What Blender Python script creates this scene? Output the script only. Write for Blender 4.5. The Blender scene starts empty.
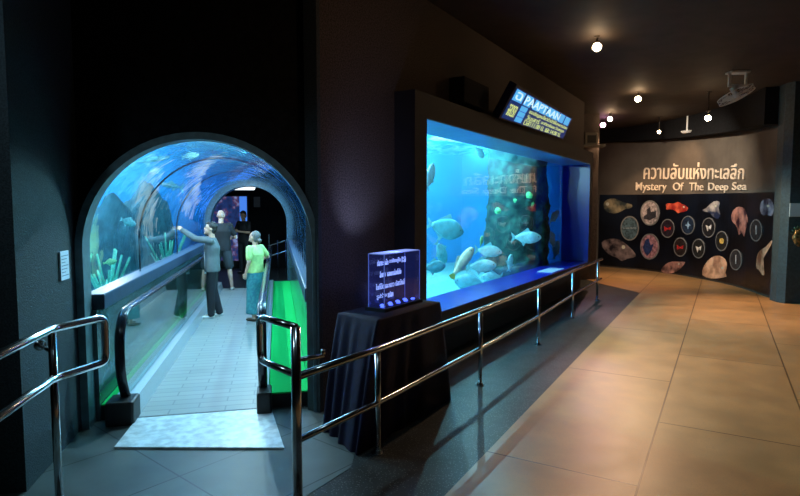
import bpy, bmesh, math, random
from mathutils import Vector, Matrix, noise

C = bpy.context.scene.collection
SC = bpy.context.scene
PI = math.pi
random.seed(4)

# ------------------------------------------------------------ camera
CAM_H, FPX = 1.9, 560.0
PITCH = math.atan(40 / FPX)
cam = bpy.data.cameras.new('camera')
cam.sensor_width = 36.0
cam.lens = 36.0 * FPX / 800.0
cam.clip_end = 100
co = bpy.data.objects.new('camera', cam)
co.location = (0, 0, CAM_H)
co.rotation_euler = (PI / 2 - PITCH, 0, 0)
C.objects.link(co)
SC.camera = co

# ------------------------------------------------------------ world and exposure
w = bpy.data.worlds.new('world')
SC.world = w
w.use_nodes = True
w.node_tree.nodes['Background'].inputs[0].default_value = (0.5, 0.7, 1.0, 1)
w.node_tree.nodes['Background'].inputs[1].default_value = 0.04
SC.view_settings.view_transform = 'Standard'
SC.view_settings.look = 'None'
SC.view_settings.gamma = 1.0
SC.view_settings.exposure = 0.0
SC.view_settings.use_curve_mapping = False
SC.cycles.max_bounces = 12
SC.cycles.transparent_max_bounces = 16
SC.cycles.sample_clamp_indirect = 4.0

WARM = (1.0, 0.60, 0.32)
TANK_W, SPOT_W, FOYER_W = 170.0, 560.0, 60.0

# ------------------------------------------------------------ frames of reference
TT = math.radians(12.4)            # tunnel axis
TA = math.radians(-31.7)           # aquarium wall
AO = Vector((4.30, 13.25, 0))
def TW(v, u, z=0.0):
    return Vector((v * math.cos(TT) - u * math.sin(TT), v * math.sin(TT) + u * math.cos(TT), z))
def AW(x, y, z=0.0):
    return AO + Vector((x * math.cos(TA) - y * math.sin(TA), x * math.sin(TA) + y * math.cos(TA), z))
def A_inv(p):
    q = Vector((p[0], p[1], 0)) - AO
    return (q.x * math.cos(TA) + q.y * math.sin(TA), -q.x * math.sin(TA) + q.y * math.cos(TA))
def ray(x, y):
    a, b = x - 400, y - 248
    return Vector((a, FPX * math.cos(PITCH) - b * math.sin(PITCH), -FPX * math.sin(PITCH) - b * math.cos(PITCH)))
def at_depth(x, y, Y):
    r = ray(x, y)
    return Vector((0, 0, CAM_H)) + r * (Y / r.y)
def at_z(x, y, z=0.0):
    r = ray(x, y)
    return Vector((0, 0, CAM_H)) + r * ((z - CAM_H) / r.z)
def glass_Y(x, lx=-0.36):
    k = (x - 400) / FPX
    # point AW(lx, y): find y with X/Y = k
    n = Vector((math.cos(TA), math.sin(TA))); d = Vector((-math.sin(TA), math.cos(TA)))
    px, py = AO.x + n.x * lx, AO.y + n.y * lx
    t = (k * py - px) / (d.x - k * d.y)
    return py + d.y * t

# ------------------------------------------------------------ materials
MATS = {}
def mat(name, col, rough=0.6, metal=0.0, spec=0.5, var=0.0, scale=8.0, bump=0.0, emit=None, es=0.0, col2=None, speck=None, coat=0.0, trans=0.0, detail=6):
    if name in MATS: return MATS[name]
    m = bpy.data.materials.new(name); m.use_nodes = True
    N, L = m.node_tree.nodes, m.node_tree.links
    b = N['Principled BSDF']
    b.inputs['Base Color'].default_value = (*col, 1)
    b.inputs['Roughness'].default_value = rough
    b.inputs['Metallic'].default_value = metal
    b.inputs['Specular IOR Level'].default_value = spec
    b.inputs['Coat Weight'].default_value = coat
    b.inputs['Transmission Weight'].default_value = trans
    tc = N.new('ShaderNodeTexCoord')
    if var or col2 or bump or speck:
        nz = N.new('ShaderNodeTexNoise'); nz.inputs['Scale'].default_value = scale
        nz.inputs['Detail'].default_value = detail
        L.new(tc.outputs['Object'], nz.inputs['Vector'])
        r = N.new('ShaderNodeValToRGB')
        c2 = col2 if col2 else tuple(c * (1 - var) for c in col)
        c1 = col if col2 else tuple(min(1, c * (1 + var)) for c in col)
        r.color_ramp.elements[0].position = 0.38; r.color_ramp.elements[0].color = (*c2, 1)
        r.color_ramp.elements[1].position = 0.62; r.color_ramp.elements[1].color = (*c1, 1)
        L.new(nz.outputs['Fac'], r.inputs['Fac'])
        out = r.outputs['Color']
        if speck:
            vo = N.new('ShaderNodeTexVoronoi'); vo.inputs['Scale'].default_value = speck[1]
            L.new(tc.outputs['Object'], vo.inputs['Vector'])
            rr = N.new('ShaderNodeValToRGB')
            rr.color_ramp.elements[0].position = speck[2]; rr.color_ramp.elements[0].color = (1, 1, 1, 1)
            rr.color_ramp.elements[1].position = speck[2] + 0.06; rr.color_ramp.elements[1].color = (0, 0, 0, 1)
            L.new(vo.outputs['Distance'], rr.inputs['Fac'])
            mx = N.new('ShaderNodeMix'); mx.data_type = 'RGBA'
            L.new(rr.outputs['Color'], mx.inputs['Factor'])
            L.new(out, mx.inputs['A']); mx.inputs['B'].default_value = (*speck[0], 1)
            out = mx.outputs['Result']
        L.new(out, b.inputs['Base Color'])
        if bump:
            bp = N.new('ShaderNodeBump'); bp.inputs['Strength'].default_value = bump
            bp.inputs['Distance'].default_value = 0.02
            L.new(nz.outputs['Fac'], bp.inputs['Height']); L.new(bp.outputs['Normal'], b.inputs['Normal'])
    if emit:
        b.inputs['Emission Color'].default_value = (*emit, 1)
        b.inputs['Emission Strength'].default_value = es
    MATS[name] = m
    return m

def glass_mat(name, tint=(0.85, 0.97, 1.0), rough=0.0, ior=1.45, ripple=0.0, rscale=3.0):
    m = bpy.data.materials.new(name); m.use_nodes = True
    N, L = m.node_tree.nodes, m.node_tree.links
    N.remove(N['Principled BSDF'])
    out = N['Material Output']
    tr = N.new('ShaderNodeBsdfTransparent'); tr.inputs[0].default_value = (*tint, 1)
    gl = N.new('ShaderNodeBsdfGlossy'); gl.inputs['Roughness'].default_value = rough
    lw = N.new('ShaderNodeLayerWeight'); lw.inputs['Blend'].default_value = 0.5
    pw = N.new('ShaderNodeMath'); pw.operation = 'POWER'; pw.inputs[1].default_value = 5.0
    L.new(lw.outputs['Facing'], pw.inputs[0])
    r0 = ((ior - 1) / (ior + 1)) ** 2
    fr = N.new('ShaderNodeMapRange'); fr.inputs['To Min'].default_value = r0; fr.inputs['To Max'].default_value = 1.0
    L.new(pw.outputs[0], fr.inputs['Value'])
    mx = N.new('ShaderNodeMixShader')
    L.new(fr.outputs[0], mx.inputs[0]); L.new(tr.outputs[0], mx.inputs[1]); L.new(gl.outputs[0], mx.inputs[2])
    L.new(mx.outputs[0], out.inputs['Surface'])
    if ripple:
        tc = N.new('ShaderNodeTexCoord'); nz = N.new('ShaderNodeTexNoise'); nz.inputs['Scale'].default_value = rscale
        bp = N.new('ShaderNodeBump'); bp.inputs['Strength'].default_value = ripple; bp.inputs['Distance'].default_value = 0.05
        L.new(tc.outputs['Object'], nz.inputs['Vector']); L.new(nz.outputs['Fac'], bp.inputs['Height'])
        L.new(bp.outputs['Normal'], gl.inputs['Normal'])
    return m

def brick_floor(name, col, var, mortar, rot, off, bw, rh, offset, rough, msize=0.006, speckcol=None, sscale=60, sth=0.25, scale_noise=2.5):
    m = bpy.data.materials.new(name); m.use_nodes = True
    N, L = m.node_tree.nodes, m.node_tree.links
    b = N['Principled BSDF']; b.inputs['Roughness'].default_value = rough
    tc = N.new('ShaderNodeTexCoord')
    mp = N.new('ShaderNodeMapping'); mp.vector_type = 'POINT'
    mp.inputs['Rotation'].default_value = (0, 0, rot); mp.inputs['Location'].default_value = (off[0], off[1], 0)
    L.new(tc.outputs['Object'], mp.inputs['Vector'])
    br = N.new('ShaderNodeTexBrick')
    br.offset = offset; br.squash = 1.0
    br.inputs['Scale'].default_value = 1.0
    br.inputs['Mortar Size'].default_value = msize
    br.inputs['Brick Width'].default_value = bw; br.inputs['Row Height'].default_value = rh
    br.inputs['Color1'].default_value = (1, 1, 1, 1); br.inputs['Color2'].default_value = (0.93, 0.93, 0.93, 1)
    br.inputs['Mortar'].default_value = (*mortar, 1)
    L.new(mp.outputs[0], br.inputs['Vector'])
    nz = N.new('ShaderNodeTexNoise'); nz.inputs['Scale'].default_value = scale_noise; nz.inputs['Detail'].default_value = 8
    L.new(tc.outputs['Object'], nz.inputs['Vector'])
    r = N.new('ShaderNodeValToRGB')
    r.color_ramp.elements[0].position = 0.35; r.color_ramp.elements[0].color = (*[c * (1 - var) for c in col], 1)
    r.color_ramp.elements[1].position = 0.65; r.color_ramp.elements[1].color = (*[c * (1 + var) for c in col], 1)
    L.new(nz.outputs['Fac'], r.inputs['Fac'])
    src = r.outputs['Color']
    if speckcol:
        vo = N.new('ShaderNodeTexVoronoi'); vo.inputs['Scale'].default_value = sscale
        L.new(tc.outputs['Object'], vo.inputs['Vector'])
        rr = N.new('ShaderNodeValToRGB')
        rr.color_ramp.elements[0].position = sth; rr.color_ramp.elements[0].color = (1, 1, 1, 1)
        rr.color_ramp.elements[1].position = sth + 0.08; rr.color_ramp.elements[1].color = (0, 0, 0, 1)
        L.new(vo.outputs['Distance'], rr.inputs['Fac'])
        mx = N.new('ShaderNodeMix'); mx.data_type = 'RGBA'
        L.new(rr.outputs['Color'], mx.inputs['Factor']); L.new(src, mx.inputs['A']); mx.inputs['B'].default_value = (*speckcol, 1)
        src = mx.outputs['Result']
    mu = N.new('ShaderNodeMix'); mu.data_type = 'RGBA'; mu.blend_type = 'MULTIPLY'; mu.inputs['Factor'].default_value = 1
    L.new(src, mu.inputs['A']); L.new(br.outputs['Color'], mu.inputs['B'])
    L.new(mu.outputs['Result'], b.inputs['Base Color'])
    rn = N.new('ShaderNodeMapRange'); rn.inputs['To Min'].default_value = rough - 0.08; rn.inputs['To Max'].default_value = rough + 0.1
    L.new(nz.outputs['Fac'], rn.inputs['Value']); L.new(rn.outputs[0], b.inputs['Roughness'])
    return m

M_wall = mat('black_textured_plaster', (0.070, 0.056, 0.052), 0.85, var=0.5, scale=70, bump=0.6, spec=0.3)
M_wallL = mat('grey_green_plaster', (0.040, 0.052, 0.060), 0.8, var=0.3, scale=90, bump=0.3, spec=0.3)
M_black = mat('matt_black_paint', (0.006, 0.007, 0.009), 0.9, var=0.3, scale=20, spec=0.2)
M_ceil = mat('dark_brown_ceiling', (0.035, 0.027, 0.022), 0.75, var=0.15, scale=3, spec=0.3)
M_frame = mat('black_granular_surround', (0.014, 0.012, 0.013), 0.6, var=0.5, scale=160, bump=0.3, spec=0.4)
M_blue = mat('royal_blue_paint', (0.004, 0.016, 0.36), 0.28, var=0.08, scale=3, spec=0.5)
M_ringm = mat('teal_grey_collar', (0.09, 0.15, 0.17), 0.4, var=0.15, scale=14, spec=0.5)
M_steel = mat('polished_stainless_steel', (0.72, 0.74, 0.76), 0.16, metal=1.0)
M_tank = mat('blue_tank_paint', (0.008, 0.27, 0.80), 0.8, col2=(0.004, 0.20, 0.70), scale=0.7, spec=0.1)
M_sand = mat('pale_tank_sand', (0.12, 0.5, 0.55), 0.9, var=0.2, scale=12)
M_rock = mat('algae_covered_rock', (0.018, 0.085, 0.07), 0.85, col2=(0.003, 0.016, 0.02), scale=7, bump=1.0, spec=0.2)
M_rock2 = mat('pale_coral_rock', (0.25, 0.55, 0.6), 0.85, col2=(0.06, 0.25, 0.32), scale=9, bump=0.8, spec=0.2)
M_green = mat('bright_green_carpet', (0.015, 0.62, 0.13), 0.9, var=0.12, scale=200, bump=0.3, spec=0.1)
M_rubber = mat('black_handrail_rubber', (0.012, 0.014, 0.022), 0.22, spec=0.6)
M_alu = mat('brushed_aluminium_deck', (0.62, 0.68, 0.72), 0.35, metal=0.7, var=0.05, scale=60)
M_dark = mat('black_plastic', (0.012, 0.012, 0.014), 0.45)
M_white = mat('white_plastic', (0.8, 0.82, 0.84), 0.5)
M_cloth = mat('dark_navy_tablecloth', (0.005, 0.004, 0.028), 0.75, var=0.25, scale=30, spec=0.3)
M_ledge = mat('blue_grey_sill', (0.03, 0.055, 0.10), 0.35, var=0.12, scale=10)
M_lower = mat('grey_green_tunnel_wall', (0.07, 0.12, 0.135), 0.12, var=0.12, scale=6)
M_glass = glass_mat('tunnel_acrylic', (0.93, 0.99, 1.0), 0.0, 1.32, ripple=0.25, rscale=2.2)
M_aq = glass_mat('aquarium_acrylic', (0.92, 0.985, 1.0), 0.0, 1.5)
M_bal = glass_mat('balustrade_glass', (0.80, 0.95, 0.92), 0.0, 2.1)

# ------------------------------------------------------------ mesh helpers
def finish(name, bm, m, parent=None, loc=(0, 0, 0), rz=0.0, smooth=False, kind=None):
    me = bpy.data.meshes.new(name)
    bmesh.ops.recalc_face_normals(bm, faces=bm.faces)
    bm.to_mesh(me); bm.free()
    if smooth:
        for p in me.polygons: p.use_smooth = True
    for mm in (m if isinstance(m, (list, tuple)) else [m]): me.materials.append(mm)
    o = bpy.data.objects.new(name, me)
    C.objects.link(o)
    o.location = loc; o.rotation_euler = (0, 0, rz)
    if parent: o.parent = parent
    if kind: o['kind'] = kind
    return o
def tag(o, label, cat, group=None, kind=None):
    o['label'] = label; o['category'] = cat
    if group: o['group'] = group
    if kind: o['kind'] = kind
    return o
def thing(name, label, cat, loc=(0, 0, 0), rz=0.0, group=None):
    o = bpy.data.objects.new(name, None); C.objects.link(o)
    o.empty_display_size = 0.1
    o.location = loc; o.rotation_euler = (0, 0, rz)
    return tag(o, label, cat, group)
def copy_tree(o, parent=None):
    c = o.copy(); C.objects.link(c)
    if parent: c.parent = parent
    for ch in list(o.children): copy_tree(ch, c)
    return c
def box(bm, x0, x1, y0, y1, z0, z1, mi=0):
    vs = [bm.verts.new((x, y, z)) for x in (x0, x1) for y in (y0, y1) for z in (z0, z1)]
    fs = []
    for q in ((0, 1, 3, 2), (4, 6, 7, 5), (0, 4, 5, 1), (2, 3, 7, 6), (0, 2, 6, 4), (1, 5, 7, 3)):
        f = bm.faces.new([vs[i] for i in q]); f.material_index = mi; fs.append(f)
    return vs, fs
def bevel(bm, w=0.005, seg=2):
    bmesh.ops.bevel(bm, geom=list(bm.edges), offset=w, segments=seg, affect='EDGES', profile=0.5)
def bbox(x0, x1, y0, y1, z0, z1, bev=0.0):
    bm = bmesh.new(); box(bm, x0, x1, y0, y1, z0, z1)
    if bev: bevel(bm, bev)
    return bm
def prism(bm, pts, z0, z1):
    a = [bm.verts.new((p[0], p[1], z0)) for p in pts]; b = [bm.verts.new((p[0], p[1], z1)) for p in pts]
    n = len(pts)
    bm.faces.new(a); bm.faces.new(b)
    for i in range(n): bm.faces.new((a[i], a[(i + 1) % n], b[(i + 1) % n], b[i]))
def fillet(pts, r, n=5):
    out = [Vector(pts[0])]
    for i in range(1, len(pts) - 1):
        a, b, c = Vector(pts[i - 1]), Vector(pts[i]), Vector(pts[i + 1])
        rr = min(r, (a - b).length * 0.45, (c - b).length * 0.45)
        p, q = b + (a - b).normalized() * rr, b + (c - b).normalized() * rr
        for k in range(n + 1):
            t = k / n
            out.append(p * (1 - t) ** 2 + b * 2 * t * (1 - t) + q * t * t)
    out.append(Vector(pts[-1]))
    return out
def sweep(bm, pts, rad, seg=12, flat=1.0, cap=True):
    pts = [Vector(p) for p in pts]
    n = len(pts)
    rads = rad if isinstance(rad, (list, tuple)) else [rad] * n
    rings = []
    t0 = (pts[1] - pts[0]).normalized()
    up = Vector((0, 0, 1)) if abs(t0.z) < 0.9 else Vector((0, 1, 0))
    nx = t0.cross(up).normalized()
    for i in range(n):
        t = ((pts[min(i + 1, n - 1)] - pts[i]).normalized() + (pts[i] - pts[max(i - 1, 0)]).normalized())
        t = t.normalized() if t.length > 1e-6 else t0
        nx = (nx - t * nx.dot(t)).normalized()
        ny = t.cross(nx)
        rings.append([bm.verts.new(pts[i] + (nx * math.cos(2 * PI * k / seg) + ny * math.sin(2 * PI * k / seg) * flat) * rads[i]) for k in range(seg)])
    for i in range(n - 1):
        for k in range(seg):
            bm.faces.new((rings[i][k], rings[i][(k + 1) % seg], rings[i + 1][(k + 1) % seg], rings[i + 1][k]))
    if cap:
        bm.faces.new(rings[0]); bm.faces.new(list(reversed(rings[-1])))
def cyl(bm, c, r, z0, z1, seg=20, r2=None):
    r2 = r if r2 is None else r2
    a = [bm.verts.new((c[0] + r * math.cos(2 * PI * k / seg), c[1] + r * math.sin(2 * PI * k / seg), z0)) for k in range(seg)]
    b = [bm.verts.new((c[0] + r2 * math.cos(2 * PI * k / seg), c[1] + r2 * math.sin(2 * PI * k / seg), z1)) for k in range(seg)]
    bm.faces.new(a); bm.faces.new(b)
    for k in range(seg): bm.faces.new((a[k], a[(k + 1) % seg], b[(k + 1) % seg], b[k]))
def ellipsoid(bm, c, r, rot=None, seg=16, rings=10):
    M = Matrix.Translation(Vector(c)) @ (rot.to_4x4() if rot else Matrix.Identity(4)) @ Matrix.Diagonal((*r, 1))
    bmesh.ops.create_uvsphere(bm, u_segments=seg, v_segments=rings, radius=1.0, matrix=M)
def blobby(bm, c, r, amp=0.25, sc=1.6, sub=4, seed=0):
    amp *= 0.45
    res = bmesh.ops.create_icosphere(bm, subdivisions=sub, radius=1.0)
    for v in res['verts']:
        d = v.co.normalized()
        k = 1 + amp * noise.fractal(d * sc + Vector((seed * 3.1, seed, 0)), 0.9, 2.0, 5)
        v.co = Vector((c[0] + d.x * r[0] * k, c[1] + d.y * r[1] * k, c[2] + d.z * r[2] * k))
def bake(o, mods):
    for typ, kw in mods:
        md = o.modifiers.new(typ, typ)
        for k, v in kw.items(): setattr(md, k, v)
    dg = bpy.context.evaluated_depsgraph_get()
    dg.update()
    me = bpy.data.meshes.new_from_object(o.evaluated_get(dg))
    o.modifiers.clear(); o.data = me
    for p in me.polygons: p.use_smooth = True
    return o
def struct(name, bm, m, loc=(0, 0, 0), rz=0.0, parent=None, smooth=False):
    return finish(name, bm, m, parent, loc, rz, smooth, None if parent else 'structure')
def text_mesh(body, size, depth, align='CENTER', bold=0.0):
    cu = bpy.data.curves.new('writing', 'FONT')
    cu.body = body; cu.size = size; cu.extrude = depth; cu.align_x = align; cu.align_y = 'CENTER'; cu.offset = bold
    cu.resolution_u = 3
    o = bpy.data.objects.new('tmp', cu); C.objects.link(o)
    dg = bpy.context.evaluated_depsgraph_get(); dg.update()
    me = bpy.data.meshes.new_from_object(o.evaluated_get(dg))
    bpy.data.objects.remove(o); bpy.data.curves.remove(cu)
    return me
def fit_text(me, x0, x1, z0, z1):
    xs = [v.co.x for v in me.vertices]; ys = [v.co.y for v in me.vertices]
    a, b, c, d = min(xs), max(xs), min(ys), max(ys)
    out = []
    for v in me.vertices:
        out.append((x0 + (v.co.x - a) / (b - a) * (x1 - x0), v.co.z, z0 + (v.co.y - c) / (d - c) * (z1 - z0)))
    return out

# ============================================================ THE SETTING
CEIL = 4.35
M_floor = mat('dark_terrazzo', (0.022, 0.026, 0.028), 0.42, var=0.35, scale=3, speck=((0.16, 0.17, 0.16), 60, 0.2), spec=0.25)
M_beige = brick_floor('beige_terrazzo_slabs', (0.40, 0.225, 0.09), 0.14, (0.25, 0.2, 0.16), 0, (0, 0), 2.66, 1.13, 0.5, 0.38, 0.008, (0.30, 0.19, 0.10), 75, 0.2)
M_left = brick_floor('grey_green_concrete', (0.082, 0.095, 0.09), 0.25, (0.12, 0.12, 0.12), math.radians(-50), (0.16, 0.33), 1.05, 0.8, 0.0, 0.45, 0.006)
floor = struct('floor', bbox(-8, 11, -4, 22, -0.1, 0.0), M_floor)
# beige walkway, laid in its own rotated frame so that slabs run with the edge
BA = math.radians(-30)
def BW(q, s): return Vector((q * math.cos(BA) - s * math.sin(BA), q * math.sin(BA) + s * math.cos(BA), 0))
def B_inv(p): return (p[0] * math.cos(BA) + p[1] * math.sin(BA), -p[0] * math.sin(BA) + p[1] * math.cos(BA))
bpoly = [(-2.9, -2.0), (5.378, 12.446), (5.063, 13.936), (4.4, 19.5), (10.5, 19.5), (10.5, -2.0)]
bm = bmesh.new(); loc_ = [B_inv(p) for p in bpoly]
# local frame: x along the slabs, y across
fr = [(s - 4.02, -(q + 1.57)) for q, s in loc_]
prism(bm, fr, 0.0, 0.004)
bo = struct('floor_beige', bm, M_beige)
org = BW(-1.57, 4.02)
bo.location = org; bo.rotation_euler = (0, 0, BA + PI / 2)
bm = bmesh.new()
prism(bm, [(-5, 1.0), (-0.95, 1.0), (-0.70, 3.45), (-0.36, 3.98), (-0.35, 4.3), (-0.6, 4.75), (-0.75, 5.2), (-2.9, 5.0), (-5, 4.6)], 0.0, 0.003)
struct('floor_foyer', bm, M_left)
struct('ceiling', bbox(-8, 11, -4, 22, CEIL, CEIL + 0.1), M_ceil)

# enclosing walls far from view
struct('wall_back', bbox(-8, 11, -4.1, -4.0, 0, CEIL), M_wall)
struct('wall_right', bbox(10.9, 11, -4, 22, 0, CEIL), M_wall)
struct('wall_left', bbox(-8, -7.9, -4, 22, 0, CEIL), M_black)
struct('wall_far', bbox(-8, 11, 19.6, 19.7, 0, CEIL), M_black)

# ------------------------------------------------------------ tunnel profile
VC, ZS = -0.643, 1.54
def arch(r, z0, n=32):
    pts = [(VC - r, z0)]
    for k in range(n + 1):
        a = PI - PI * k / n
        pts.append((VC + r * math.cos(a), ZS + r * math.sin(a)))
    pts.append((VC + r, z0))
    return pts
def arch_wall(bm, r, vl, vr, ztop, u0, u1, z0=0.0):
    P = arch(r, z0)
    Q = []
    for i, (v, z) in enumerate(P):
        if i == 0: Q.append((vl, z0)); continue
        if i == len(P) - 1: Q.append((vr, z0)); continue
        dx, dz = v - VC, z - ZS + 0.05
        L_ = []
        if dx < -1e-6: L_.append((vl - VC) / dx)
        if dx > 1e-6: L_.append((vr - VC) / dx)
        if dz > 1e-6: L_.append((ztop - ZS) / dz)
        k = min(L_); Q.append((VC + dx * k, min(ztop, ZS + dz * k)))
    # put the two top corners exactly
    il = max(i for i in range(len(Q)) if abs(Q[i][0] - vl) < 1e-4); Q[il] = (vl, ztop)
    ir = min(i for i in range(2, len(Q)) if abs(Q[i][0] - vr) < 1e-4); Q[ir] = (vr, ztop)
    rows = []
    for u in (u0, u1):
        rows.append(([bm.verts.new((v, u, z)) for v, z in P], [bm.verts.new((v, u, z)) for v, z in Q]))
    n = len(P)
    for i in range(n - 1):
        for (a, b) in rows: bm.faces.new((a[i], a[i + 1], b[i + 1], b[i]))
        bm.faces.new((rows[0][0][i], rows[0][0][i + 1], rows[1][0][i + 1], rows[1][0][i]))
        bm.faces.new((rows[0][1][i], rows[0][1][i + 1], rows[1][1][i + 1], rows[1][1][i]))
    for i in (0, n - 1):
        bm.faces.new((rows[0][0][i], rows[0][1][i], rows[1][1][i], rows[1][0][i]))
def arch_band(bm, r0, r1, u0, u1, z0, n=32):
    A, B = arch(r0, z0, n), arch(r1, z0, n)
    g = [[bm.verts.new((v, u, z)) for v, z in P] for P in (A, B) for u in (u0, u1)]
    m_ = len(A)
    for i in range(m_ - 1):
        for a, b in ((0, 1), (2, 3), (0, 2), (1, 3)):
            bm.faces.new((g[a][i], g[a][i + 1], g[b][i + 1], g[b][i]))
    for i in (0, m_ - 1): bm.faces.new((g[0][i], g[1][i], g[3][i], g[2][i]))

U0, U1 = 5.15, 14.1
bm = bmesh.new(); arch_wall(bm, 1.0, -5.2, 0.43, CEIL, 5.32, 5.42)
struct('wall_portal', bm, M_black, rz=TT)
bm = bmesh.new(); arch_band(bm, 0.955, 1.015, U0, 5.34, 0.0)
struct('trim_1', bm, M_ringm, rz=TT, smooth=False)
bm = bmesh.new(); arch_wall(bm, 1.0, -5.2, 1.7, CEIL, 14.12, 14.22)
struct('wall_tunnel_end', bm, M_black, rz=TT)
bm = bmesh.new(); arch_band(bm, 0.875, 1.0, 13.72, 14.25, 0.0)
struct('trim_2', bm, mat('blue_grey_far_collar', (0.035, 0.07, 0.11), 0.35, var=0.4, scale=40), rz=TT)
# left wall of the entrance corridor
struct('wall_entrance', bbox(-2.2, -1.665, 4.08, 5.32, 0, CEIL), M_wallL, rz=TT)
struct('wall_entrance_recess', bbox(-4.5, -2.25, 4.6, 4.7, 0, CEIL), M_black, rz=TT)

# lower tunnel walls, sills
for s, (va, vb) in enumerate(((-1.66, -1.565), (0.28, 0.375))):
    struct('wall_tunnel_lower_' + ('left', 'right')[s], bbox(va, vb, 5.34, 13.75, 0, 1.0), M_lower, rz=TT)
struct('trim_3', bbox(-1.68, -1.50, 5.36, 13.7, 1.0, 1.14, 0.012), M_ledge, rz=TT)
struct('trim_4', bbox(0.25, 0.39, 5.36, 13.7, 1.0, 1.14, 0.012), M_ledge, rz=TT)
# acrylic tunnel in panels, with the dark seams between them
seams = [5.34, 7.22, 9.8, 13.72]
glass = []
for i in range(3):
    bm = bmesh.new(); P = arch(0.972, 1.14, 40)
    a = [bm.verts.new((v, seams[i], z)) for v, z in P]; b = [bm.verts.new((v, seams[i + 1], z)) for v, z in P]
    for k in range(len(P) - 1): bm.faces.new((a[k], a[k + 1], b[k + 1], b[k]))
    g = finish('window_%d' % (i + 1), bm, M_glass, rz=TT, smooth=True, kind='structure')
    sd = g.modifiers.new('Solidify', 'SOLIDIFY'); sd.thickness = 0.02; sd.use_rim = False
M_seam = mat('dark_seam_sealant', (0.006, 0.014, 0.03), 0.4)
for i, u in enumerate(seams[1:3]):
    bm = bmesh.new(); arch_band(bm, 0.962, 0.978, u - 0.014, u + 0.014, 1.14)
    struct('trim_%d' % (5 + i), bm, M_seam, rz=TT)

# ------------------------------------------------------------ tank shell around tunnel and aquarium
TZ0, TZ1 = 0.42, 3.32
tp = [TW(-5.0, 5.45), TW(0.5, 5.45), AW(-0.42, -8.75), AW(-0.42, -0.15), AW(-3.3, 0.35), TW(1.6, 14.05), TW(-5.0, 14.05)]
def wall_seg(name, a, b, z0, z1, m, th=0.05):
    d = (b - a).to_2d().normalized(); n = Vector((d.y, -d.x)) * th
    bm = bmesh.new()
    prism(bm, [a.to_2d(), b.to_2d(), b.to_2d() + n, a.to_2d() + n], z0, z1)
    return struct(name, bm, m)
# polygon runs clockwise seen from above -> outside is on the left; use segments with inside offset
for i, nm in ((3, 'tank_end'), (4, 'tank_back'), (6, 'tank_left')):
    wall_seg('wall_' + nm, tp[i], tp[(i + 1) % 7], 0.0, CEIL, M_tank, -0.05 if False else 0.05)
bm = bmesh.new(); arch_wall(bm, 1.0, -5.0, 1.6, 3.4, 14.06, 14.10)
struct('wall_tank_tunnel_end', bm, M_tank, rz=TT)
bm = bmesh.new(); prism(bm, [(-5.0, 5.45), (-1.67, 5.45), (-1.67, 14.05), (-5.0, 14.05)], TZ0 - 0.05, TZ0)
struct('floor_tank_left', bm, M_sand, rz=TT)
bm = bmesh.new(); prism(bm, [p.to_2d() for p in (TW(0.39, 5.5), AW(-0.42, -8.75), AW(-0.42, -0.15), AW(-3.3, 0.35), TW(1.6, 14.05), TW(0.39, 14.05))], TZ0 - 0.05, TZ0)
struct('floor_tank_right', bm, M_sand)
# rippled water surface seen from beneath
def water_mat():
    m = bpy.data.materials.new('rippled_water_surface'); m.use_nodes = True
    N, L = m.node_tree.nodes, m.node_tree.links
    b = N['Principled BSDF']
    b.inputs['Roughness'].default_value = 0.15
    tc = N.new('ShaderNodeTexCoord'); mp = N.new('ShaderNodeMapping'); mp.inputs['Scale'].default_value = (1, 0.35, 1)
    mp.inputs['Rotation'].default_value = (0, 0, 0.5)
    L.new(tc.outputs['Object'], mp.inputs['Vector'])
    nz = N.new('ShaderNodeTexNoise'); nz.inputs['Scale'].default_value = 3.0; nz.inputs['Detail'].default_value = 4; nz.inputs['Distortion'].default_value = 1.0
    L.new(mp.outputs[0], nz.inputs['Vector'])
    r = N.new('ShaderNodeValToRGB')
    e = r.color_ramp.elements
    e[0].position = 0.45; e[0].color = (0.01, 0.30, 0.70, 1)
    e[1].position = 0.62; e[1].color = (0.75, 0.97, 1.0, 1)  # glare of the lit ripples painted as pale streaks
    L.new(nz.outputs['Fac'], r.inputs['Fac']); L.new(r.outputs[0], b.inputs['Base Color'])
    bp = N.new('ShaderNodeBump'); bp.inputs['Strength'].default_value = 0.6; bp.inputs['Distance'].default_value = 0.1
    L.new(nz.outputs['Fac'], bp.inputs['Height']); L.new(bp.outputs[0], b.inputs['Normal'])
    return m
def vol():
    m = bpy.data.materials.new('hazy_blue_water'); m.use_nodes = True
    N, L = m.node_tree.nodes, m.node_tree.links; N.remove(N['Principled BSDF'])
    sc_ = N.new('ShaderNodeVolumeScatter'); sc_.inputs['Color'].default_value = (0.12, 0.66, 1.0, 1); sc_.inputs['Density'].default_value = HAZE
    L.new(sc_.outputs[0], N['Material Output'].inputs['Volume']); return m
HAZE = 0.07
MV = vol()
bm = bmesh.new(); prism(bm, [(-4.98, 5.47), (-1.70, 5.47), (-1.70, 14.02), (-4.98, 14.02)], TZ0 + 0.01, TZ1 - 0.01); struct('water_1', bm, MV, rz=TT)
bm = bmesh.new(); prism(bm, [p.to_2d() for p in (TW(0.41, 5.5), AW(-0.44, -8.75), AW(-0.44, -0.2), AW(-3.25, 0.3), TW(1.55, 14.0), TW(0.41, 14.0))], TZ0 + 0.01, TZ1 - 0.01); struct('water_2', bm, MV)
bm = bmesh.new(); prism(bm, [(-1.69, 5.47), (0.40, 5.47), (0.40, 14.02), (-1.69, 14.02)], 2.60, TZ1 - 0.01); struct('water_3', bm, MV, rz=TT)
bm = bmesh.new(); prism(bm, [p.to_2d() for p in tp], TZ1, TZ1 + 0.02)
struct('water_surface', bm, water_mat())

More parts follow.
